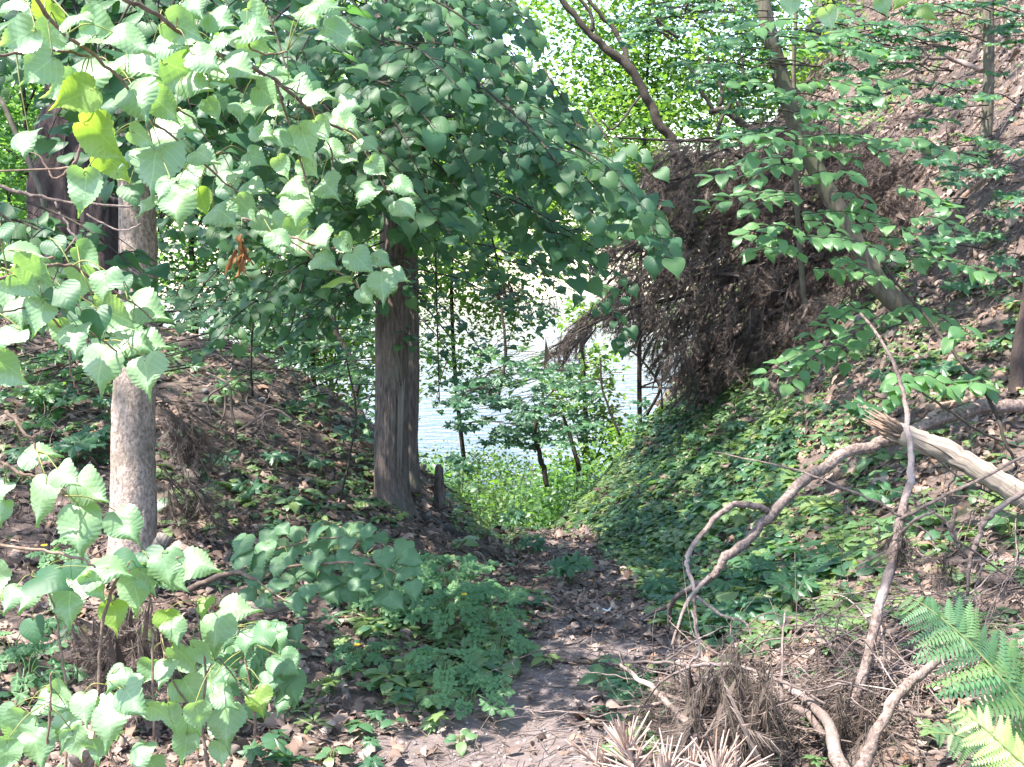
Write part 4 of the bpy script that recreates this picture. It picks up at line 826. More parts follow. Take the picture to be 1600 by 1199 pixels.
branch_of_leaves('cluster of pale sunlit linden leaves on a branch crossing the smooth trunk at mid height',
  [('stem', bc([(-60, 455), (0, 433), (77, 415), (117, 418), (150, 440), (200, 470), (240, 500)], .02), [7, 6, 5.5, 5, 4, 3, 2]), ('side_branch', bc([(60, 440), (85, 505), (140, 520), (200, 560), (215, 572)], .0), [4, 3.5, 3, 2]),
   ('side_branch', bc([(85, 505), (108, 540), (112, 590), (125, 620)], .04), [3.5, 3, 2]), ('side_branch', bc([(-60, 500), (0, 490), (40, 480)], 0), [4, 3])],
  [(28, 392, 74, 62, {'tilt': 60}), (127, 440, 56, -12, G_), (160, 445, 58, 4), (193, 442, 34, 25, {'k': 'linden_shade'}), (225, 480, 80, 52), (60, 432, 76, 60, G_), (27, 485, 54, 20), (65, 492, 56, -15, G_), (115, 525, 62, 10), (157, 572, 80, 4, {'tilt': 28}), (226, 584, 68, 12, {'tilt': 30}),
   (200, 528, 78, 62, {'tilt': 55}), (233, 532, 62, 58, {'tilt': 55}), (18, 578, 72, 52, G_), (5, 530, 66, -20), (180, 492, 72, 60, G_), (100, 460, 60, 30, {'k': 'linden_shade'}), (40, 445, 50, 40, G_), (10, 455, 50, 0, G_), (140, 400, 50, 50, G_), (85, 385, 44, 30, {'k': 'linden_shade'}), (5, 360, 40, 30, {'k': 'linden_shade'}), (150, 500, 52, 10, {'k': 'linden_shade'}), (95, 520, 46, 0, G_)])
branch_of_leaves('linden leaves dangling over the brown trunk from a thin drooping twig',
  [('stem', [(380, 340, 2.2), (440, 365, 2.2), (500, 385, 2.2), (560, 390, 2.2), (600, 415, 2.2)], [4, 4, 3, 2]), ('side_branch', [(440, 365, 2.2), (500, 410, 2.22), (550, 440, 2.2), (575, 470, 2.2)], [3, 2])],
  [(435, 378, 46, 20), (500, 370, 50, 35), (507, 406, 46, 52), (563, 407, 52, 40), (593, 403, 40, 50), (597, 444, 56, 8), (622, 430, 34, 52), (528, 438, 42, -70, {'k': 'linden_young', 'tilt': 60}), (572, 462, 34, 42, {'tilt': 10}), (540, 382, 36, 40, G_), (465, 360, 50, 30, G_), (470, 385, 40, 50), (415, 355, 42, 10, {'k': 'linden_shade'})])
dL = 1.75
branch_of_leaves('round pale linden leaves glowing in the sun on a reddish twig beside the trunk foot',
  [('stem', [(-40, 700, dL), (0, 722, dL), (30, 738, dL), (60, 745, dL), (75, 755, dL), (100, 775, dL)], [6, 5.5, 5, 4, 3]), ('side_branch', [(8, 640, dL), (28, 665, dL), (52, 690, dL), (62, 722, dL), (66, 745, dL)], [6, 5, 3, 2]),
   ('side_branch', [(-40, 840, dL), (0, 853, dL), (58, 858, dL), (120, 872, dL), (150, 890, dL)], [6, 5.5, 5, 3])],
  [(62, 708, 60, 80, {'tilt': 62}), (100, 742, 56, 48), (138, 765, 76, 52), (62, 782, 74, -12, {'tilt': 24}), (122, 828, 84, 8, {'tilt': 22}), (196, 822, 68, 35, {'tilt': 25}), (2, 800, 40, 0), (-5, 770, 50, -20), (0, 900, 56, 5, G_)])
dS = 2.15
branch_of_leaves('leafy linden shoot with sunlit tips standing around the foot of the smooth trunk',
  [('stem', [(150, 1230, dS), (152, 1120, dS), (158, 1010, dS), (172, 930, dS), (200, 880, dS)], [7, 7, 6, 5, 3]), ('stem', [(105, 1230, dS), (102, 1080, dS), (92, 1000, dS), (88, 955, dS), (60, 900, dS)], [5, 5, 4, 3, 2]),
   ('stem', [(240, 1150, dS + .1), (238, 1020, dS + .1), (236, 950, dS + .1), (232, 890, dS + .1), (280, 870, dS)], [5, 4, 3, 2])],
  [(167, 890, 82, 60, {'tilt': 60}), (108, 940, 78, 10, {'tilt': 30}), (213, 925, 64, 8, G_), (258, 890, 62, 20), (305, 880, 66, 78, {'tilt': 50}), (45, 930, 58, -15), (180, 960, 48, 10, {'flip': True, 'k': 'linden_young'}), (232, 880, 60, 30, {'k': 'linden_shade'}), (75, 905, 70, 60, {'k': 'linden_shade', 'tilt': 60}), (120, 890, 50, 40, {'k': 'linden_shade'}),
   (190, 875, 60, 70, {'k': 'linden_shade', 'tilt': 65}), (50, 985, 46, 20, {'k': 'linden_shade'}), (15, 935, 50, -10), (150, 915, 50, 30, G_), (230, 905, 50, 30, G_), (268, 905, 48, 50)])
branch_of_leaves('linden shoot with one yellow leaf and sunlit leaves on the litter beside the trunk',
  [('stem', [(330, 1225, 2.3), (318, 1130, 2.3), (322, 1050, 2.3), (312, 990, 2.3), (306, 940, 2.3)], [6, 5, 4, 3, 2]), ('side_branch', [(322, 1050, 2.3), (345, 1030, 2.3), (385, 1088, 2.3)], [3, 2]), ('side_branch', [(318, 1130, 2.3), (280, 1080, 2.3), (258, 1030, 2.3), (252, 990, 2.3)], [4, 3, 2])],
  [(370, 950, 60, 80, {'tilt': 50}), (318, 948, 36, 10, {'k': 'linden_young'}), (333, 993, 70, 5, {'tilt': 28}), (265, 975, 46, 10, {'k': 'linden_young', 'flip': True}), (270, 985, 44, 20), (253, 1050, 52, 2), (292, 1030, 62, 40, {'flip': True}), (320, 1020, 50, 60, {'flip': True}), (404, 1096, 46, 20, {'k': 'linden_young'}),
   (350, 1137, 68, 15), (300, 1080, 60, 30, G_), (310, 1118, 50, 10, G_), (230, 1050, 46, -20, G_), (270, 1118, 52, 10, G_), (350, 1090, 52, 55), (300, 1140, 56, 20, G_), (290, 1165, 50, -10, G_), (345, 1175, 40, 10, G_)])
branch_of_leaves('low sunlit linden shoot filling the bottom corner above the bark stub',
  [('stem', [(60, 1240, 2.0), (75, 1160, 2.0), (78, 1100, 2.0), (80, 1050, 2.0)], [5, 4, 3]), ('stem', [(190, 1240, 1.95), (168, 1150, 1.95), (160, 1100, 1.95), (165, 1070, 1.95)], [5, 4, 3, 2]), ('side_branch', [(165, 1130, 1.95), (200, 1160, 1.95), (225, 1180, 1.95)], [3, 2])],
  [(172, 1125, 84, 5, {'tilt': 35}), (205, 1092, 72, 52), (28, 1135, 62, -30, G_), (55, 1165, 62, 20), (217, 1183, 56, 5), (100, 1135, 62, 10), (80, 1098, 56, 70, {'tilt': 60}), (130, 1105, 52, 10), (120, 1160, 50, 20, G_), (90, 1080, 44, -60, G_), (245, 1110, 50, 40, G_), (180, 1060, 46, -20), (10, 1180, 60, -10, G_), (150, 1170, 46, 0, G_), (5, 1120, 44, -30, {'k': 'linden_shade'}), (240, 1195, 50, 20, G_)])
def poly_leaves(poly, n, w, tip, extra=None, sp=.6):
    out = []; q = sample_poly(poly, n * 6)
    for p in q:
        if all((p[0] - o[0]) ** 2 + ((p[1] - o[1]) * 1.3) ** 2 > (w * sp) ** 2 for o in out):
            out.append((p[0], p[1], w * rng.uniform(.8, 1.15), tip + rng.normal() * 28) + (({**extra},) if extra else ()))
        if len(out) >= n: break
    return sorted(out, key=lambda o: o[1])
ds4 = 3.75
branch_of_leaves('spreading dull green linden spray lying over the litter left of the path',
  [('stem', [(285, 925, ds4), (330, 905, ds4), (372, 893, ds4), (400, 905, ds4), (460, 885, ds4 + .1), (540, 880, ds4 + .1), (610, 890, ds4), (650, 930, ds4)], [8, 8, 7, 6, 5, 4, 3, 2]), ('side_branch', [(372, 893, ds4), (430, 860, ds4 + .2), (520, 840, ds4 + .25), (600, 850, ds4 + .2)], [4, 3, 2]), ('side_branch', [(400, 905, ds4), (440, 935, ds4 - .1), (470, 955, ds4 - .1)], [3, 2])],
  poly_leaves([(375, 848), (430, 822), (560, 822), (638, 858), (668, 935), (600, 940), (520, 925), (470, 950), (380, 935)], 66, 38, 22, {'k': 'linden_dull', 'tilt': 52}, .55), dj=.03)
branch_of_leaves('dark green linden shoot growing behind the shoot with the yellow leaf',
  [('stem', [(400, 1150, 2.9), (392, 1080, 2.9), (380, 1020, 2.9), (370, 980, 2.9)], [5, 4, 3, 2]), ('side_branch', [(392, 1080, 2.9), (430, 1060, 2.9), (462, 1080, 2.9)], [3, 2])],
  poly_leaves([(325, 1000), (440, 985), (472, 1050), (455, 1098), (390, 1110), (330, 1095)], 26, 42, 15, {'k': 'linden_dull'}, .5))
branch_of_leaves('small linden shoot of dull leaves under the spreading linden spray',
  [('stem', [(410, 1060, 3.4), (425, 1010, 3.4), (430, 990, 3.4)], [4, 3, 2])], poly_leaves([(395, 975), (470, 985), (460, 1040), (400, 1040)], 9, 34, 20, {'k': 'linden_dull'}, .6))
LIT0 = [blade([(0, 0), (.10, .05), (.34, .12), (.2, .25), (.4, .42), (.24, .52), (.36, .70), (.16, .82), (0, 1)], 8, 1, .9, .6 + .5 * i, .1, .3, i) for i in range(2)]
# dried leaf bunch and bare twigs in front of the pine trunk
b = MB(); t = thing('dried_leaf', 'orange-brown dried curled leaf hanging from the lit linden branch', 'dead leaf', W(377, 364, 2.0))
for i in range(7):
    M = frame(nz(np.array([rng.normal() * .2, rng.normal() * .3, -1])), nz(np.array([rng.normal(), -1, .1])), .05 * rng.uniform(.7, 1.2)); M[:, 0] *= .32
    b.scatter(LIT0[i % 2], M, W(377 + rng.normal() * 3, 366 + i * 6, 2.0 + rng.normal() * .004), [rng.random()])
b.build('blade', MT['dried_leaf'], t)
b = MB(); b.tube(PT([(378, 340, 2.02), (377, 372, 2.0)]), [.0008, .0008], 5); b.build('stalk', MT['twig'], t)
stick('bare_twig', 'bare pale twig stretching level across the pine trunk to the smooth trunk', 'twig',
      [('stem', [(-40, 282, 2.3), (0, 290, 2.3), (50, 305, 2.3), (110, 316, 2.3), (180, 321, 2.3), (224, 323, 2.3)], [6, 6.5, 6, 5, 4, 3]), ('twig', [(85, 315, 2.3), (95, 335, 2.3), (110, 360, 2.3), (126, 385, 2.3)], [4, 4, 3]),
       ('twig', [(135, 335, 2.35), (165, 352, 2.35), (195, 360, 2.35), (222, 350, 2.35)], [3, 3, 2])], 'dead')
stick('bare_twig', 'crooked bare twig rising before the furrowed pine trunk', 'twig',
      [('stem', [(-40, 268, 2.5), (95, 263, 2.5), (110, 262, 2.5), (122, 240, 2.5), (130, 200, 2.5), (134, 160, 2.5)], [3, 4, 5, 5, 5, 4]), ('twig', [(112, 262, 2.5), (85, 280, 2.5), (60, 245, 2.5), (20, 225, 2.5)], [4, 3, 2]),
       ('twig', [(70, 405, 2.5), (100, 395, 2.5), (118, 370, 2.5)], [3, 3, 2])], 'twig')

# ------------------------------------------------------------------ generated sprays: the linden crowns
class Crown:
    def __init__(s): s.T = []; s.M = []; s.tw = MB()
    def spray(s, p0, p1, size, node=.055, side=.30, droop=.5, face=.55, sag=.06, r0=.005):
        p0 = np.asarray(p0, float); p1 = np.asarray(p1, float); L = np.linalg.norm(p1 - p0)
        m = (p0 + p1) / 2 + np.array([0, 0, sag * L]); main = cr([p0, m, p1], 8); s.tw.tube(main, [r0, r0 * .35], 5, rng.random(), cap=False)
        ax = nz(p1 - p0); lat = nz(np.cross(ax, [0, 0, 1.0])); lines = [(main, node)]
        k = 0
        for f in np.arange(.18, .95, .13 / max(L, .3) * .8):
            k += 1; sd = 1 if k % 2 else -1; q = main[int(f * (len(main) - 1))]
            l = side * (1.15 - f) * rng.uniform(.6, 1.2); e = q + (ax * .65 + lat * sd * .75 + np.array([0, 0, -.22])) * l + rng.normal(size=3) * .03
            tw = cr([q, (q + e) / 2 + [0, 0, .02], e], 5); s.tw.tube(tw, [r0 * .45, r0 * .2], 4, rng.random(), cap=False); lines.append((tw, node))
        for tw, nd in lines:
            ll = np.concatenate([[0], np.cumsum(np.linalg.norm(np.diff(tw, axis=0), axis=1))]); n = max(2, int(ll[-1] / nd))
            for i in range(n):
                u = (i + .6) / n * ll[-1]
                if tw is main and u < .25 * ll[-1]: continue
                q = np.array([np.interp(u, ll, tw[:, c]) for c in range(3)]); a = nz(tw[-1] - tw[0]); lt = nz(np.cross(a, [0, 0, 1.0])) * (1 if i % 2 else -1)
                tip = nz(a * .6 + lt * (.75 if i < n - 1 else .1) + np.array([0, -.12, -droop]) + rng.normal(size=3) * .18)
                nr = nz(np.array([0, -face, 1 - face * .4]) + rng.normal(size=3) * .2 + a * .1)
                sz = size * rng.uniform(.7, 1.15); s.M.append(frame(nz(tip - nr * (tip @ nr)), nr, sz)); s.T.append(q + nz(tip) * sz * .25 + np.array([0, 0, -sz * .08]))
    def build(s, root, key, tplo, mat, parts=300, name='foliage', twname='twigs'):
        T = np.array(s.T); M = np.array(s.M); px, py, z = project(T); inside = (px > -20) & (px < 1620) & (py > -20) & (py < 1220)
        score = np.linalg.norm(M[:, :, 1], axis=1) / z * inside; order = np.argsort(-score); k = min(parts, int(inside.sum()))
        for i in order[:k]: place('leaf', ME[key][rng.integers(len(ME[key]))], root, M[i], T[i])
        rest = order[k:]
        if len(rest):
            b = MB(); w = rng.integers(0, len(tplo), len(rest))
            for j in range(len(tplo)): b.scatter(tplo[j], M[rest[w == j]], T[rest[w == j]], rng.random(int((w == j).sum())))
            b.build(name, MT[mat], root, 'stuff')
        s.tw.build(twname, MT['twig_dark'], root, 'stuff')
L_LOW = [blade(LIND, 6, 1, .1 + .1 * i, .3 + .2 * i, 0, .06, i) for i in range(3)]
# the wide crown of the brown trunk
cw = Crown()
CP = [(470, -20), (840, -20), (880, 110), (915, 200), (1000, 280), (1050, 385), (960, 365), (900, 420), (850, 430), (800, 395), (740, 420), (650, 400), (600, 360), (520, 395), (460, 440), (380, 430), (330, 330), (400, 200)]
q = sample_poly(CP, 108); q = q[np.argsort(q[:, 1])]
for px, py in q:
    d = rng.uniform(3.7, 6.6) if px > 480 else rng.uniform(4.6, 6.8)
    e = W(px, py, d); ox = rng.uniform(-.75, -.15) if px > 560 else rng.uniform(-.3, .5)
    s0 = e + np.array([ox, rng.uniform(.2, .6), rng.uniform(.15, .45)]); cw.spray(s0, e + [0, 0, -.1], .078 if d > 4.4 else .072)
for a, e, d, z_ in [((880, 220), (1010, 330), 3.9, .08), ((940, 270), (1050, 400), 3.9, .08), ((760, 130), (870, 260), 4.0, .08), ((560, 120), (680, 200), 3.4, .08), ((600, 60), (720, 140), 3.5, .08), ((800, 300), (900, 430), 4.2, .08), ((640, 230), (740, 330), 3.9, .08), ((900, 380), (980, 540), 6.2, .075),
                 ((600, 420), (560, 480), 5.5, .07), ((420, 460), (330, 540), 5.2, .075), ((500, 400), (410, 470), 5.0, .08)]:
    cw.spray(W(*a, d + .5), W(*e, d), z_)
for px, py in sample_poly([(480, -420), (860, -420), (900, -30), (450, -30)], 34):
    d = rng.uniform(6.4, 8.2); e = W(px, py, d); cw.spray(e + [rng.uniform(-.6, .3), .3, .3], e, .078)
# thin hanging sprays before the water
for a, e, d in [((650, 420), (800, 480), 6.4), ((700, 400), (840, 520), 6.8), ((680, 470), (760, 560), 6.6), ((660, 500), (730, 600), 6.8), ((780, 430), (860, 500), 7.0), ((560, 380), (540, 470), 6.0), ((600, 390), (640, 450), 5.8), ((660, 390), (690, 460), 5.6), ((740, 400), (790, 470), 5.8), ((820, 400), (870, 450), 5.8), ((520, 430), (480, 520), 6.4), ((560, 450), (530, 560), 6.8), ((620, 430), (700, 510), 6.3), ((640, 520), (600, 640), 6.6), ((560, 440), (660, 560), 6.2), ((600, 560), (560, 690), 6.6), ((700, 560), (680, 630), 7.0), ((760, 400), (900, 460), 6.0), ((740, 380), (830, 420), 5.4), ((820, 440), (790, 560), 7.2)]:
    cw.spray(W(*a, d + .3), W(*e, d), .062, node=.075, side=.24, face=.1, droop=.25)
# lower left part of the crown
for px, py in sample_poly([(250, 330), (560, 380), (580, 470), (500, 560), (360, 560), (250, 520)], 40):
    d = rng.uniform(5.2, 7.4); e = W(px, py, d); cw.spray(e + [rng.uniform(-.2, .5), .4, .3], e, .072, node=.075, face=.35)
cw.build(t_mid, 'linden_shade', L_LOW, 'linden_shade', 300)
b = MB()
for i in range(26):
    s0 = C2[rng.integers(int(len(C2) * .55), len(C2) - 4)]; k = rng.integers(len(cw.T)); e = cw.T[k]
    b.tube(cr([s0, (s0 + e) / 2 + [0, 0, .35], e], 8), [.022, .012, .004], 6, rng.random())
b.build('limb', MT['twig_dark'], t_mid, 'stuff')
# shaded crown of the smooth trunk, behind the lit branches
c1 = Crown()
for px, py in sample_poly([(-20, -20), (520, -20), (480, 120), (420, 250), (330, 330), (260, 330), (240, 60), (150, 120), (60, 160), (-20, 200)], 62):
    d = rng.uniform(2.7, 4.3); e = W(px, py, d)
    if 30 < px < 215 and py > 120: continue
    c1.spray(e + [rng.uniform(-.6, .2), .3, .3], e, .075, node=.07, face=.45)
for px, py in sample_poly([(-20, 330), (110, 400), (240, 420), (250, 560), (120, 560), (-20, 480)], 9):
    d = rng.uniform(2.6, 3.6); e = W(px, py, d); c1.spray(e + [-.4, .2, .2], e, .07, node=.08, face=.4)
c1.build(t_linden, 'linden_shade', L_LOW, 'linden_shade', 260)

# oval leaved sapling: tiers of leaves on the slender stem
def flat_spray(cwn, p0, p1, size, n, lat_tilt=.0):
    C = cr([p0, (p0 + p1) / 2 + [0, 0, .03], p1], 6); cwn.tw.tube(C, [.003, .001], 5, rng.random(), cap=False); ax = nz(C[-1] - C[0]); up = nz(np.array([0, -.12, 1.0])); lt = nz(np.cross(ax, up))
    for i in range(n):
        f = (i + .8) / n; q = C[min(int(f * (len(C) - 1)), len(C) - 1)]; sd = 1 if i % 2 else -1
        tip = nz(ax * (.55 if i < n - 1 else 1.2) + lt * sd * (.8 if i < n - 1 else 0) + rng.normal(size=3) * .15 + [0, -.05, -.12 - rng.random() * .35]); nr = nz(up + rng.normal(size=3) * .2 + np.array([0, -.25, 0]))
        sz = size * rng.uniform(.7, 1.15); cwn.M.append(frame(nz(tip - nr * (tip @ nr)), nr, sz)); cwn.T.append(q + tip * .008)
OS = [((1245, 225), (1140, 215)), ((1240, 245), (1105, 280)), ((1240, 255), (1160, 290)), ((1240, 300), (1100, 325)), ((1242, 305), (1165, 330)), ((1245, 355), (1150, 372)), ((1250, 395), (1175, 395)), ((1250, 400), (1200, 370)), ((1244, 80), (1330, 50)), ((1245, 75), (1400, 95)), ((1248, 130), (1345, 140)),
      ((1242, 180), (1380, 150)), ((1242, 175), (1330, 190)), ((1246, 215), (1400, 225)), ((1246, 240), (1340, 250)), ((1248, 280), (1335, 275)), ((1252, 335), (1385, 345)), ((1252, 345), (1320, 370)), ((1255, 370), (1400, 400)), ((1330, 350), (1440, 370)), ((1370, 370), (1480, 400)), ((1400, 400), (1575, 436)),
      ((1270, 420), (1390, 440)), ((1290, 405), (1350, 420)), ((1400, 290), (1500, 340)), ((1420, 340), (1500, 360)), ((1245, 150), (1150, 130)), ((1243, 20), (1320, 20)), ((1243, 30), (1150, 60)), ((1410, 215), (1480, 240)), ((1350, 120), (1430, 160)), ((1300, 215), (1380, 240)), ((1240, 200), (1180, 250)), ((1300, 300), (1360, 320)),
      ((1330, 470), (1250, 545)), ((1350, 480), (1290, 520)), ((1380, 490), (1300, 560)), ((1300, 540), (1180, 595)), ((1290, 545), (1230, 605)), ((1340, 520), (1320, 570)), ((1440, 490), (1500, 520)), ((1440, 480), (1400, 500))]
co = Crown()
for a, e in OS:
    d = rng.uniform(4.6, 5.4); n = max(7, int(math.hypot(e[0] - a[0], e[1] - a[1]) / 8)); flat_spray(co, W(*a, d + .25), W(*e, d), .088, n)
co.build(t_sap, 'ovate', O_HI, 'ovate', 300)
# dark thin leaning stem bearing a few oval leaves
t = stick('sapling', 'thin dark arching stem with a few pale oval leaves, leaning over the log end', 'sapling',
          [('stem', [(1350, 370, 4.9), (1400, 440, 4.8), (1450, 500, 4.7), (1490, 550, 4.6), (1530, 600, 4.5), (1553, 640, 4.45), (1570, 690, 4.4), (1590, 730, 4.4)], [4, 4.5, 5, 5.5, 6, 6, 5, 4]), ('twig', [(1430, 605, 4.4), (1480, 640, 4.4), (1540, 680, 4.4), (1600, 700, 4.4)], [3, 4, 4, 3])], 'twig_dark')
cq = Crown()
for a, e in [((1480, 540), (1510, 510)), ((1420, 590), (1480, 605)), ((1400, 600), (1520, 610)), ((1440, 610), (1540, 600)), ((1545, 610), (1510, 600)), ((1410, 580), (1400, 620)), ((1380, 640), (1420, 600))]: flat_spray(cq, W(*a, 4.5), W(*e, 4.4), .085, 7)
cq.build(t, 'ovate', O_HI, 'ovate', 60)
# maple foliage in the upper right and the maple sapling before the water
def maple_layers(root, lst, size, parts, matn='maple'):
    cm = Crown()
    for poly, n, dr in lst:
        for px, py in sample_poly(poly, n):
            d = min(rng.uniform(*dr), D(px, py) - rng.uniform(.05, .5)); c = W(px, py, d); k = rng.integers(3, 6); a0 = rng.random() * 6.28
            for j in range(k):
                a = a0 + j * 6.28 / k + rng.normal() * .2; tip = nz(np.array([math.cos(a), math.sin(a), -.3 - .25 * rng.random()])); nr = nz(np.array([rng.normal() * .22, -.30 + rng.normal() * .2, 1])); sz = size * rng.uniform(.7, 1.2)
                T_ = c + tip * size * .35; cm.M.append(frame(nz(tip - nr * (tip @ nr)), nr, sz)); cm.T.append(T_); cm.tw.tube([c, T_], [.0015, .001], 4, cap=False)
            e = c + np.array([rng.uniform(.1, .5), rng.uniform(.1, .5), rng.uniform(-.05, .15)]); cm.tw.tube(cr([e, (c + e) / 2 + [0, 0, .02], c], 3), [.005, .002], 5, cap=False)
    cm.build(root, 'maple', M_HI, matn, parts)
maple_layers(t_lean, [([(940, -10), (1200, -10), (1190, 130), (1100, 130), (1040, 100), (960, 60)], 42, (6.5, 8.0)), ([(1090, 40), (1300, 0), (1420, 20), (1400, 110), (1300, 150), (1150, 160)], 48, (6.0, 7.4)), ([(1300, 20), (1420, 10), (1430, 130), (1330, 180)], 30, (6.0, 7.0)), ([(1130, 160), (1260, 120), (1300, 200), (1200, 230)], 12, (6.0, 7.0)), ([(1400, 160), (1600, 140), (1600, 230), (1440, 250)], 16, (6, 8)), ([(1400, 240), (1600, 230), (1600, 420), (1450, 400)], 22, (5.5, 7.5)), ([(1000, 100), (1160, 100), (1180, 150), (1040, 130)], 8, (7, 8)), ([(1060, 180), (1200, 200), (1180, 240), (1090, 230)], 8, (7, 8)), ([(1400, 0), (1600, 0), (1600, 60), (1480, 80)], 26, (6.5, 8)), ([(1440, 120), (1560, 110), (1540, 150), (1450, 160)], 9, (6.5, 8))], .12, 300)
tms = thing('maple_sapling', 'dark leaved maple sapling on two slim trunks, in silhouette against the blue water', 'sapling', W(850, 750, 10.6))
maple_layers(tms, [([(700, 610), (790, 560), (900, 570), (940, 600), (930, 680), (880, 700), (760, 690), (690, 650)], 120, (10.2, 11.6)), ([(960, 640), (1010, 620), (1000, 665)], 3, (10, 10.5))], .14, 220)
tmm = thing('maple_sapling', 'small fresh green maple growing by the water left of the dark maple sapling', 'sapling', W(790, 640, 12.5))
maple_layers(tmm, [([(740, 540), (860, 530), (860, 600), (750, 600)], 26, (12, 13.2))], .12, 0, 'mid')
# single big leaves above the slope
branch_of_leaves('thin twig with bright round leaves hanging in at the top right', [('stem', [(1300, -40, 3.2), (1380, -20, 3.2), (1450, -5, 3.2)], [4, 3])],
  [(1295, 28, 36, 20, {'flip': True}), (1410, -2, 40, -30, {'k': 'linden_young'}), (1448, 18, 34, 40, {'k': 'linden_young'}), (1380, 12, 34, 30, G_), (1235, 12, 34, 0, G_)], name='linden_twig', cat='twig')
# green undergrowth saplings behind the mound and between the trunks
for k, (poly, n, dr, lb) in enumerate([([(250, 430), (580, 430), (585, 640), (470, 650), (330, 590), (250, 560)], 110, (7.5, 11.5), 'layered green saplings behind the litter mound, left of the brown trunk'),
                                       ([(-20, 460), (190, 500), (180, 650), (60, 660), (-20, 620)], 44, (5.5, 7.5), 'leafy green saplings below the pine trunk')]):
    tu = thing('maple_sapling', lb, 'sapling', W(poly[0][0] + 100, poly[0][1] + 100, dr[1])); maple_layers(tu, [(poly, n, dr)], .12, 0, 'mid')

# ------------------------------------------------------------------ leaf litter and ground cover
def fan_points(n, r0=2.2, r1=15, a=34, r=rng):
    d = r0 * (r1 / r0) ** (r.random(n) ** .9); th = R(1) * r.uniform(-a, a, n)
    x, y = d * np.sin(th), d * np.cos(th); return x, y
def gnormal(x, y, e=.04):
    dx = (h(x + e, y) - h(x - e, y)) / (2 * e); dy = (h(x, y + e) - h(x, y - e)) / (2 * e)
    return nz(np.stack([-dx, -dy, np.ones_like(dx)], -1))
LIT = []
for i in range(7):
    r = np.random.default_rng(50 + i)
    lob = [[(0, 0), (.06, .08), (.26, .16), (.12, .28), (.36, .44), (.14, .52), (.33, .70), (.12, .80), (0, 1)], [(0, 0), (.12, .1), (.24, .35), (.22, .6), (.1, .85), (0, 1)], [(0, 0), (.3, -.02), (.40, .2), (.20, .38), (.46, .55), (.2, .66), (.1, .8), (0, 1)], [(0, 0), (.1, .2), (.13, .5), (.08, .8), (0, 1)]][i % 4]
    t_ = blade(lob, 8, 1, .12 * r.normal(), .35 * r.random(), .16, .12, i); v = t_[0].copy()
    v[:, 2] += .09 * np.sin(v[:, 0] * 7 + i * 2) + .08 * np.sin(v[:, 1] * 7 + i) + .3 * (i % 3 == 0) * np.abs(v[:, 1] - .4) ** 1.5; v[:, 0] += .12 * np.sin(v[:, 1] * 4 + i); LIT.append((v, t_[1], t_[2], t_[3]))
n = 66000; x, y = fan_points(n); k_ = 26000; x[:k_] = rng.uniform(1.5, 9, k_); y[:k_] = rng.uniform(5, 18, k_); px, py, _ = project(np.stack([x, y, h(x, y)], -1))
onpath = np.exp(-((x - pathx(y) + .05) / .40) ** 4) * (y < 4.1)
keep = rng.random(n) > onpath * .95
keep &= rng.random(n) < np.where(vn(x, y, .5, 31) > .38, 1, .5)
x, y = x[keep], y[keep]; n = len(x); nr = gnormal(x, y); nr = nz(nr + rng.normal(size=(n, 3)) * .33)
a = rng.random(n) * 6.283; tp = np.stack([np.cos(a), np.sin(a), rng.normal(0, .2, n)], -1); tp = nz(tp - nr * np.sum(tp * nr, -1, keepdims=True))
sz = np.exp(rng.normal(-3.1, .40, n)).clip(.015, .10) * np.interp(y, [2, 10], [.8, 1.5]); Ms = frame(tp, nr, sz); Ts = np.stack([x, y, h(x, y) + rng.random(n) * .022 + .004], -1)
w = rng.integers(0, 7, n); b = MB()
for k in range(7): b.scatter(LIT[k], Ms[w == k], Ts[w == k], rng.random(int((w == k).sum())) * .99)
b.build('leaf_litter', MT['litter'], kind='stuff')
n = 26000; x, y = fan_points(n, 2.2, 12); a = rng.random(n) * 6.283; l = rng.uniform(.02, .075, n)
p0 = np.stack([x, y, h(x, y) + .004 + rng.random(n) * .012], -1); x1, y1 = x + np.cos(a) * l, y + np.sin(a) * l; p1 = np.stack([x1, y1, h(x1, y1) + .004 + rng.random(n) * .014], -1)
sd = np.stack([-np.sin(a), np.cos(a), 0 * a], -1) * rng.uniform(.0007, .0018, n)[:, None]
b = MB(); b.add(np.stack([p0 - sd, p0 + sd, (p0 + p1) / 2 + [0, 0, .004] + sd, p1], 1).reshape(-1, 3), np.arange(4 * n), [4] * n, np.repeat(rng.random(n) * .99, 4)); b.build('needle_litter', MT['needle_grey'], kind='stuff')
n = 1500; x, y = fan_points(n, 2.4, 7, 20); x = pathx(y) + rng.normal(0, .3, n); v8 = nz(np.array([[1, 0, 0], [-1, 0, 0], [0, 1, 0], [0, -1, 0], [0, 0, 1], [0, 0, -1]], float))
oc = tpl(v8, [(0, 2, 4), (2, 1, 4), (1, 3, 4), (3, 0, 4), (2, 0, 5), (1, 2, 5), (3, 1, 5), (0, 3, 5)])
Ms = frame(nz(rng.normal(size=(n, 3))), nz(rng.normal(size=(n, 3))), rng.uniform(.002, .009, n) ** 1.0); b = MB(); b.scatter(oc, Ms, np.stack([x, y, h(x, y) + .002], -1), rng.random(n)); b.build('soil_crumbs', MT['stone'], kind='stuff')

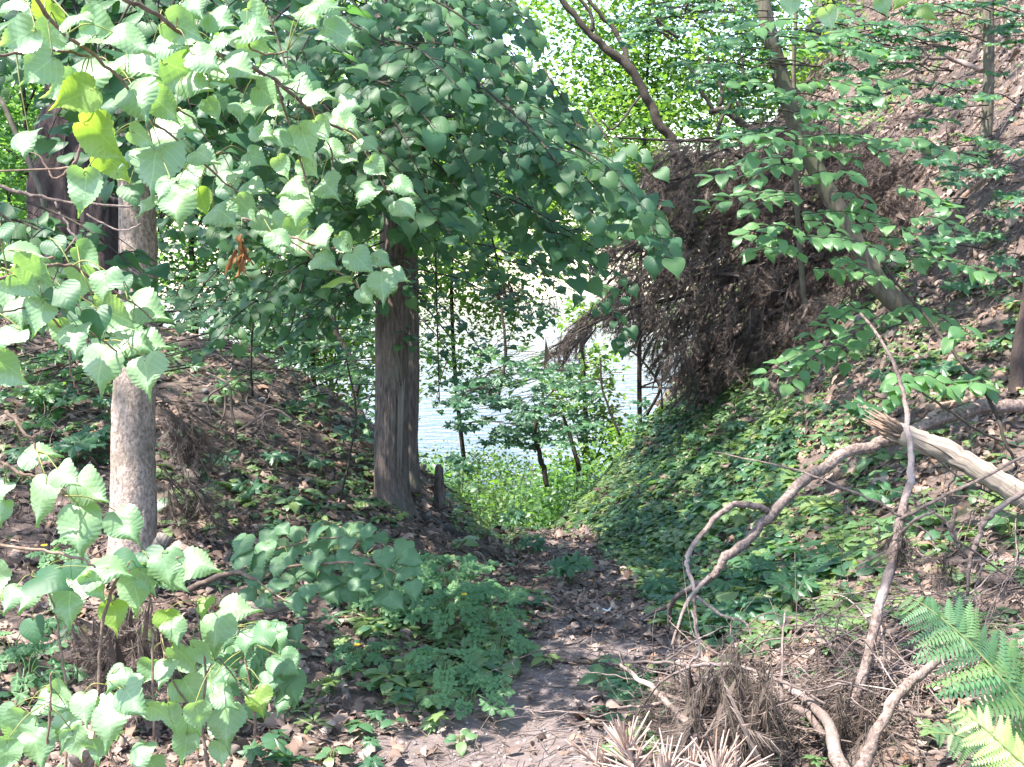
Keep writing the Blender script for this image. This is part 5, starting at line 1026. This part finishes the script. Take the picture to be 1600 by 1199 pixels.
def combine(lst):
    v = []; l = []; s = []; u = []; c = 0
    for (tv, tl, ts, tu), M, T in lst:
        v.append(tv @ np.asarray(M).T + T); l.append(tl + c); s.append(ts); u.append(tu); c += len(tv)
    return (np.vstack(v), np.concatenate(l), np.concatenate(s), np.vstack(u))
def whorl(lf, n, hgt, tilt, seed, sj=.25, stem=True):
    r = np.random.default_rng(seed); lst = []
    for i in range(n):
        a = i * 6.283 / n + r.normal() * .25; tip = nz(np.array([math.cos(a), math.sin(a), tilt + r.normal() * .15])); nr = nz(np.array([r.normal() * .15, r.normal() * .15, 1.0])); nr = nz(nr - tip * (nr @ tip))
        lst.append((lf, frame(tip, nr, r.uniform(1 - sj, 1 + sj)), np.array([0, 0, hgt * r.uniform(.8, 1.1)]) + tip * .12))
    if stem:
        lst.append((tpl([(-.015, 0, 0), (.015, 0, 0), (.012, .01, hgt), (-.012, .01, hgt)], [(0, 1, 2, 3)]), np.eye(3), np.zeros(3)))
    return combine(lst)
M_LO = radial([(0, .6), (16, .42), (26, .28), (45, .55), (62, .4), (76, .25), (98, .4), (140, .15)], .1)
M_LO2 = (M_LO[0], M_LO[1], M_LO[2], M_LO[3])
ROUND = blade([(0, 0), (.3, 0), (.48, .3), (.36, .7), (0, .95)], 3, 1, .2, .3)
CV = [whorl(O_LO, 5, .7, -.05, 1), whorl(O_LO, 4, .5, .1, 2), whorl(ROUND, 3, .8, -.1, 3), whorl(M_LO, 3, .9, -.15, 4), whorl(ROUND, 5, .5, .05, 5), whorl(D_LO, 7, .4, .2, 6), whorl(M_LO, 4, .7, -.1, 7)]
RB = [(840, 800), (870, 745), (1000, 665), (1100, 590), (1185, 570), (1225, 650), (1250, 760), (1340, 830), (1400, 870), (1360, 1000), (1200, 1015), (1090, 1010), (980, 930), (955, 880), (925, 820), (880, 830)]
RB2 = [(1185, 570), (1300, 640), (1400, 700), (1600, 800), (1600, 1000), (1360, 1000), (1250, 760)]
LB = [(500, 720), (590, 720), (620, 830), (560, 830), (500, 790)]
LM = [(250, 560), (590, 640), (600, 840), (760, 900), (860, 990), (860, 1080), (640, 1120), (450, 960), (250, 860)]
PG = [(700, 760), (840, 770), (850, 840), (830, 870), (700, 830)]
PE = [(890, 1020), (1010, 1060), (1060, 1120), (960, 1110)]
FR = [(1270, 440), (1600, 300), (1600, 640), (1320, 560)]
TR = [(0, 560), (180, 560), (180, 760), (0, 760)]
def cover_w(px, py, x, y):
    w = np.full(px.shape, .06)
    for pl, v in ((LM, .36), (FR, .30), (RB2, .42), (TR, .6), (RB, .82), (LB, 1.1), (PG, .95), (PE, .9)): w = np.where(in_poly(px, py, pl), v, w)
    n_ = vn(x, y, .55, 41) * .6 + vn(x, y, .2, 42) * .4
    w = w * (1 + 1.6 * (n_ - .5) * np.where(w > .8, .7, 1.8)); w = np.where(y > 11.5, .9, w)
    w *= 1 - .97 * np.exp(-((x - pathx(y) - .03) / np.interp(y, [3, 5, 9], [.32, .18, .12])) ** 4) * (y < 8.2)
    return np.clip(w, 0, 1)
n = 38000; x, y = fan_points(n, 2.3, 15, 36); k_ = 9000; x[:k_] = rng.uniform(.3, 2.9, k_); y[:k_] = rng.uniform(6, 11.5, k_); x[k_:k_ + 2500] = rng.uniform(2, 7, 2500); y[k_:k_ + 2500] = rng.uniform(5, 13, 2500); px, py, z = project(np.stack([x, y, h(x, y, False)], -1))
kp = rng.random(n) < cover_w(px, py, x, y); x, y, px, py = x[kp], y[kp], px[kp], py[kp]; n = len(x)
nr = nz(gnormal(x, y, .15) * .45 + np.array([0, 0, 1.0]) + rng.normal(size=(n, 3)) * .24); a = rng.random(n) * 6.283; tp = np.stack([np.cos(a), np.sin(a), 0 * a], -1); tp = nz(tp - nr * np.sum(tp * nr, -1, keepdims=True))
inR = in_poly(px, py, RB)
sz = np.where(inR, np.interp(y, [4, 6, 9], [.044, .042, .042]), .036) * rng.uniform(.55, 1.5, n) * np.where(rng.random(n) < .08, 1.5, 1); sz *= np.where((vn(x, y, .6, 77) > .6) & (y < 7), 1.35, 1)
Ms = frame(tp, nr, sz); Ts = np.stack([x, y, h(x, y)], -1); w = np.where(vn(x, y, .5, 61) + rng.normal(size=n) * .12 > .5, rng.choice([0, 1, 4, 2], n), rng.choice([2, 3, 6, 5, 0], n)); b = MB()
rv = np.clip(vn(x, y, .4, 88) * .7 + rng.random(n) * .4 - .1, 0, .99)
for k in range(7): b.scatter(CV[k], Ms[w == k], Ts[w == k], rv[w == k])
b.build('ground_cover', MT['cover'], kind='stuff')
# moss cushions: fine short tufts on the bank
b = MB(); q = np.vstack([sample_poly([(1190, 640), (1250, 560), (1270, 620), (1240, 690), (1190, 680)], 500), sample_poly([(1180, 560), (1260, 470), (1280, 520), (1200, 600)], 250)]); P = np.array([G(*p) for p in q])
b.scatter(whorl(DIA, 7, .1, .9, 3, stem=False), frame(nz(rng.normal(size=(len(P), 3)) * [1, 1, .1]), np.tile([[0, -.5, 1.0]], (len(P), 1)), rng.uniform(.008, .02, len(P))), P, rng.random(len(P))); b.build('moss', MT['fern'], kind='stuff')

# ------------------------------------------------------------------ plants that can be told apart
def compound(seed, k=5):
    r = np.random.default_rng(seed); lst = []
    for i in range(k):
        f = (i // 2) / (k / 2); sd = 0 if i == k - 1 else (1 if i % 2 else -1); o = np.array([sd * .10, .35 + .5 * f, -.12 * f]); tip = nz(np.array([sd * .85, .5, -.1]))
        if i == k - 1: o = np.array([0, .85, -.1]); tip = nz(np.array([0, 1, -.15]))
        lst.append((C_HI[r.integers(3)], frame(tip, nz(np.array([r.normal() * .12, r.normal() * .12, 1])), .5 if i < k - 1 else .62), o))
    lst.append((tpl([(-.012, 0, 0), (.012, 0, 0), (.008, 1, -.12), (-.008, 1, -.12)], [(0, 1, 2, 3)]), np.eye(3), np.zeros(3)))
    return combine(lst)
CEL = [mk(compound(i), 'celandine_leaf', 'celandine') for i in range(3)]
def plant(name, label, cat, px, py, meshes, nl, size, height, spread=.7, stemmat='stem_green', group=None, flowers=0, elev=.25, base=None, tiers=1):
    g = G(px, py) if base is None else base; t = thing(name, label, cat, g, group); b = MB()
    for i in range(nl):
        a = i * 2.4 + rng.normal() * .3; hh = height * (1 - .45 * (i % max(tiers, 1)) / max(tiers, 1)) * rng.uniform(.8, 1.1)
        o = g + np.array([math.cos(a), math.sin(a), 0]) * spread * size * .4 + np.array([0, 0, hh]); tip = nz(np.array([math.cos(a), math.sin(a), elev - .3 + rng.normal() * .12])); nr = nz(np.array([rng.normal() * .18, -.32 + rng.normal() * .15, 1.0]))
        place('leaf', meshes[i % len(meshes)], t, frame(nz(tip - nr * (tip @ nr)), nr, size * rng.uniform(.75, 1.15)), o)
        b.tube(cr([g - [0, 0, .02], (g + o) / 2 + [0, 0, .02], o], 4), [.0022, .0014], 5, rng.random(), cap=False)
    b.build('stem', MT[stemmat], t, 'stuff' if nl > 1 else None)
    for k in range(flowers):
        f = MB(); o = g + np.array([rng.normal() * .04, -.03, height * 1.25]); 
        for j in range(4):
            a = j * 1.57 + .3; tip = nz(np.array([math.cos(a), math.sin(a), .3])); f.scatter(ROUND, frame(tip, nz(np.array([0, -.3, 1.0])), .014), o, [rng.random()])
        f.build('flower', MT['flower'], t)
        s = MB(); s.tube([g, o], [.0012, .001], 4); s.build('flower_stalk', MT['stem_green'], t)
    return t
for px, py, nl, sz, hg, fl, lb in [
    (705, 1000, 9, .13, .16, 1, 'celandine plant with a yellow flower in the middle of the green patch beside the path'),
    (735, 960, 8, .14, .16, 0, 'tall celandine plant at the back of the green patch beside the path'),
    (660, 985, 7, .12, .12, 0, 'celandine plant at the litter side of the green patch'), (600, 985, 7, .11, .12, 0, 'small celandine plant between the linden spray and the green patch'),
    (700, 1075, 8, .12, .10, 0, 'low celandine plant with spread leaves near the bare path'), (735, 1120, 7, .11, .08, 0, 'celandine plant lowest in the green patch, touching the path'),
    (770, 1000, 7, .12, .13, 0, 'celandine plant at the path side of the green patch'), (640, 945, 7, .11, .14, 0, 'celandine plant right beside the tip of the linden spray'),
    (700, 930, 7, .12, .14, 0, 'celandine plant behind the flowering one, against the litter'), (560, 1045, 5, .09, .08, 1, 'tiny celandine with a yellowish flower under the linden spray'),
    (780, 1035, 6, .1, .1, 0, 'celandine seedling next to the short grey stick'), (45, 1085, 7, .12, .1, 0, 'bluish celandine plant in the corner behind the linden shoots'),
    (20, 1040, 6, .12, .1, 0, 'bluish celandine plant partly cut by the frame'), (85, 905, 6, .1, .12, 1, 'celandine with a yellow flower among sunlit linden shoots')]:
    plant('celandine', lb, 'plant', px, py, CEL, nl, sz, hg, flowers=fl, group='celandine plants beside the path')
MPM = [mk(t_, 'maple_seedling_leaf', 'maple') for t_ in M_HI]; CVM = [mk(t_, 'seedling_leaf', 'cover') for t_ in O_HI]
for px, py, nl, sz, hg, lb in [
    (890, 915, 5, .17, .12, 'pale green maple seedling standing in the path'), (800, 838, 6, .15, .18, 'bluish maple seedling where the path drops out of sight'), (830, 870, 5, .13, .1, 'maple seedling at the far edge of the path'),
    (150, 705, 6, .15, .10, 'maple seedling with partly sunlit leaves behind the smooth trunk'), (120, 720, 5, .16, .08, 'maple seedling in the shade near the round lit leaves'), (95, 650, 6, .15, .12, 'tall dark maple seedling under the lit linden leaves'),
    (170, 660, 5, .13, .12, 'dark maple seedling touching the smooth trunk'), (390, 790, 6, .12, .1, 'maple seedling in the litter below the dry stalks'), (350, 745, 6, .12, .12, 'bluish seedling beside the brown needle fans'),
    (430, 740, 5, .12, .1, 'seedling in the middle of the litter mound'), (500, 745, 5, .11, .08, 'seedling between mound and the brown trunk'), (290, 700, 6, .11, .1, 'seedling growing through the brown needle fans'),
    (585, 700, 5, .14, .08, 'maple seedling leaf fan leaning on the brown trunk'), (770, 800, 6, .14, .25, 'fresh light seedling in front of the wire fence'), (720, 790, 7, .15, .35, 'tall bluish maple seedling before the bark stump'),
    (1130, 945, 6, .14, .12, 'broad dark maple seedling under the arching fallen branch'), (1180, 925, 6, .13, .12, 'maple seedling in the deep shade of the bank'), (1240, 955, 6, .13, .12, 'maple seedling near the tall pale stick'),
    (1150, 985, 5, .14, .08, 'maple seedling at the back of the dry needle brush'), (1060, 905, 5, .13, .1, 'maple seedling at the foot of the arching branch'), (1030, 935, 6, .12, .08, 'maple seedling where the bank meets the path'),
    (1350, 665, 5, .17, .1, 'dark broad maple seedling beside the splintered log end'), (1465, 600, 5, .18, .1, 'large leaved maple seedling on the bank above the log'), (1380, 790, 5, .17, .06, 'maple seedling under the barkless log'),
    (1200, 800, 5, .13, .1, 'maple seedling on the bank behind the arching branch'), (1090, 700, 5, .13, .08, 'pale maple seedling high on the green bank'), (1000, 830, 5, .13, .1, 'maple seedling by the far path bend'),
    (1150, 690, 6, .12, .12, 'bright small seedling beside the mossy hump'), (1500, 470, 5, .15, .1, 'pale maple seedling on the sunny litter slope'), (1380, 610, 5, .12, .1, 'seedling in the sun by the thin arching stem')]:
    plant('maple_seedling', lb, 'seedling', px, py, MPM, nl, sz, hg, group='maple seedlings on the woodland floor')
for px, py, nl, sz, hg, lb in [
    (820, 1035, 8, .05, .05, 'low leafy seedling on the path edge below the root'), (790, 1050, 7, .045, .04, 'small rosette beside the short grey stick'), (720, 1170, 5, .035, .03, 'tiny bright seedling alone on the bare path'),
    (520, 1195, 5, .04, .03, 'small pale seedling at the bottom between litter and path'), (1080, 1165, 7, .05, .06, 'bright seedling sprouting by the pale pine sprig'), (1060, 1145, 6, .045, .06, 'fresh seedling beside the grey fallen branch'),
    (940, 1080, 7, .05, .05, 'green seedling on the path edge by the thin level twig'), (1165, 1095, 5, .05, .06, 'two-leaved green shoot inside the dry brush'), (270, 810, 8, .07, .1, 'bright leafy seedling right of the smooth trunk foot'),
    (455, 800, 9, .06, .06, 'leafy rosette in the litter above the linden spray'), (690, 800, 8, .05, .1, 'leafy seedling beside the pointed stump'), (1290, 700, 8, .06, .08, 'sunlit seedling beside the arching branch'), (1580, 850, 7, .08, .08, 'oval leaved seedling at the edge below the log')]:
    plant('seedling', lb, 'seedling', px, py, CVM, nl, sz * 1.25, hg, group='small seedlings on the woodland floor', tiers=2)

# ferns
v = []; lst = []
for i in range(13):
    f = (i + .5) / 13; l = .5 * (1 - f) ** .7 * .55 + .02
    for sd in (1, -1): lst.append((tpl([(0, -.028, 0), (l * .55, .0, .01), (l, .045, -.01), (l * .5, .05, .01), (0, .03, 0)], [(0, 1, 2, 3, 4)]), np.diag([sd, 1, 1]), np.array([0, f, -.10 * f * f])))
lst.append((tpl([(-.012, 0, 0), (.012, 0, 0), (0, 1, -.1)], [(0, 1, 2)]), np.eye(3), np.zeros(3)))
PINT = combine(lst); PIN = {'fern': mk(PINT, 'pinna', 'fern'), 'fern_sunlit': mk(PINT, 'pinna', 'fern_sunlit')}
def frond(root, pts, n, wpx, mat, up=(0, -.55, .85), w=.42):
    C = cr(PT(pts), 12); b = MB(); b.tube(C, [.0035, .0008], 6); fr = b.build('frond', MT['stem_green'], root); L = np.concatenate([[0], np.cumsum(np.linalg.norm(np.diff(C, axis=0), axis=1))])
    for i in range(n):
        f = .06 + .93 * i / n; u = f * L[-1]; q = np.array([np.interp(u, L, C[:, c]) for c in range(3)]); q2 = np.array([np.interp(min(u + .02, L[-1]), L, C[:, c]) for c in range(3)]); ax = nz(q2 - q + 1e-6); nr = nz(np.array(up)); nr = nz(nr - ax * (nr @ ax)); lt = np.cross(ax, nr)
        l = wpx * pts[0][2] / F * (math.sin(math.pi * min(1, (1 - f) * .62 + .04)) ** .9)
        for sd in (1, -1):
            if rng.random() < .05: continue
            tip = nz(lt * sd + ax * .42 + rng.normal(size=3) * .13 - nr * (.15 + .25 * rng.random())); M = frame(tip, nz(nr + rng.normal(size=3) * .25), l * rng.uniform(.82, 1.08)); M[:, 0] *= w / .55 * min(1, .09 / max(l, .01) + .25)
            place('pinna', PIN[mat], fr, M, q)
g = W(1640, 1190, 2.5); t = thing('fern', 'green fern spreading its fronds over the sticks at the corner', 'fern', g)
frond(t, [(1665, 1210, 2.45), (1600, 1105, 2.45), (1520, 1010, 2.5), (1450, 950, 2.55), (1408, 928, 2.6)], 24, 120, 'fern')
frond(t, [(1660, 1200, 2.5), (1640, 1100, 2.5), (1620, 1000, 2.6), (1590, 960, 2.7)], 16, 80, 'fern')
frond(t, [(1650, 1215, 2.4), (1580, 1180, 2.4), (1500, 1150, 2.4), (1450, 1145, 2.4)], 18, 70, 'fern')
t = thing('fern', 'yellowish sunlit fern frond in front of the green fern', 'fern', W(1680, 1260, 2.1))
frond(t, [(1670, 1250, 2.1), (1600, 1195, 2.1), (1540, 1140, 2.12), (1487, 1098, 2.15)], 20, 74, 'fern_sunlit')

# ------------------------------------------------------------------ wire fence below the path end
yf = 12.0; t = thing('wire_fence', 'sagging square mesh wire fence crossing the gully below the path end', 'fence', gz(-.4, yf))
x0, x1, z0, z1 = -1.45, 1.15, float(h(-.2, yf, False)) - .05, float(h(-.2, yf, False)) + .85
def fx(x, z): return np.array([x, yf + .08 * math.sin(x * 2.2) + .03 * math.sin(z * 7), z + .03 * math.sin(x * 3)])
for i in range(38):
    x = x0 + (x1 - x0) * i / 37; b = MB(); b.tube([fx(x, z) for z in np.linspace(z0, z1, 7)], [.0022, .0022], 4, rng.random()); b.build('wire', MT['wire'], t)
for i in range(19):
    z = z0 + (z1 - z0) * i / 18; b = MB(); b.tube([fx(x, z) for x in np.linspace(x0, x1, 22)], [.0022, .0022], 4, rng.random()); b.build('wire', MT['wire'], t)
for x in (x0, x1): b = MB(); b.tube([fx(x, z0 - .3) + [0, .02, 0], fx(x, z1 + .08) + [0, .02, 0]], [.022, .02], 10); b.build('post', MT['bark_dark'], t)

# small litter and stones
t = thing('litter_scrap', 'scrap of white and pale cyan litter lying on the path', 'litter', G(943, 958)); p = G(943, 958, .012)
for k, (mt, dx) in enumerate((('white', .012), ('cyan', -.012))):
    b = MB(); q = LIT[k + 1]; M = frame([1, .1, .1], [0, -.3, 1], .04); b.scatter((q[0] * [1, 1, 1.8], q[1], q[2], q[3]), M, p + [dx - .015, 0, 0], [.5]); b.build('scrap' if k else 'wrapper', MT[mt], t)
for px, py, s_, lb in [(1146, 610, .07, 'grey stone on the crest of the green bank'), (1343, 505, .08, 'small grey stone in the litter under the leaning trunk'), (320, 615, .04, 'pale pebble on the mound beside the dry stalks'), (438, 717, .035, 'whitish pebble in the litter on the mound'), (410, 630, .05, 'grey stone at the top of the litter mound')]:
    b = MB(); g = G(px, py, .01); n = 9; th = np.linspace(0, math.pi, 8)
    b.tube([g + np.array([0, 0, s_ * .45 * -math.cos(a)]) for a in th], [max(.002, s_ * .6 * math.sin(a)) for a in th], 10, disp=lambda t_, l: .35 * (vn(t_ * 2, l * 60, 1, int(px)) - .5)); o = b.build('stone', MT['stone']); tag(o, lb, 'stone')

# ------------------------------------------------------------------ unseen high crowns, shaped to cast the gully's shade, with gaps for sunlit spots
LITS = [(-.35, 1.6, 2.2, 1.5), (-1.5, 4.45, .32, .8), (1.3, 2.5, .5, .4), (.35, 2.7, .6, .35)]  # ground spots left sunlit by gaps cut in the foliage overhead
for px, py, rx, ry in [(1450, 520, .28, .28), (1500, 270, .7, .6), (1580, 180, .6, .6), (1480, 100, .7, .5), (1150, 640, .2, .2), (1550, 430, .35, .3), (780, 1170, .35, .25), (1170, 800, .15, .2), (1280, 700, .2, .2), (1500, 650, .35, .3), (1560, 740, .35, .3), (1400, 850, .12, .3), (1550, 820, .2, .2), (1250, 1120, .18, .12), (600, 1150, .2, .15), (620, 760, .12, .12)]:
    g = G(px, py); LITS.append((g[0], g[1], rx, ry))
n = 27000; qx = rng.uniform(-5.5, 8.5, n); qy = rng.uniform(1.6, 12.6, n); keep = np.ones(n, bool)
for cx_, cy_, rx, ry in LITS: keep &= ((qx - cx_) / rx) ** 2 + ((qy - cy_) / ry) ** 2 > 1
keep &= ~((vn(qx, qy, .5, 91) * .55 + vn(qx, qy, .22, 92) * .45) > .66)
keep &= ~((qy > 11.0) & (rng.random(n) > .5))
qx, qy = qx[keep], qy[keep]; n = len(qx); qz = np.clip(h(qx, qy, False), -1.5, 4); zc = rng.uniform(6.0, 9.5, n) + np.maximum(0, qy - 8) * .5 + np.maximum(qz - .5, 0); k = (zc - qz) / SUN[2]
Q = np.stack([qx, qy, qz], -1) + SUN * k[:, None]; px, py, z = project(Q); vis = (Q[:, 1] > .1) & (py > -60) & (px > -60) & (px < 1660); Q = Q[~vis]
trs = [(t_linden, C1), (t_pine, None), (t_mid, C2), (t_lean, C4), (t_thin, None)]
base = np.array([[-1.6, 4.4], [-3.6, 9], [-.9, 8], [2.0, 7.5], [3.9, 9.3]]); own = np.argmin(((Q[:, None, :2] + [0, 0] - (base + SUN[:2] * 3)[None]) ** 2).sum(-1), 1)
for i, (t, C) in enumerate(trs):
    q = Q[own == i]; n = len(q)
    if not n: continue
    b = MB(); b.scatter(DIA2, leaf_frames(n, .125, .4), q, rng.random(n)); b.build('shade_foliage', MT['linden_shade'], t, 'stuff')
    s = MB(); tp_ = np.array([base[i][0], base[i][1], 4.5]) if C is None else C[-6]
    if C is None: tp_ = np.array(C4[-6]) if False else tp_
    src = {1: W(165, -500, 9), 4: W(1540, -300, dr_)}.get(i, C[-14] if C is not None else tp_)
    for j in range(12): e = q[rng.integers(n)]; s.tube(cr([src, (src + e) / 2 + [0, 0, .5], e], 6), [.035, .008], 6)
    s.build('high_limb', MT['bark_grey'], t, 'stuff')
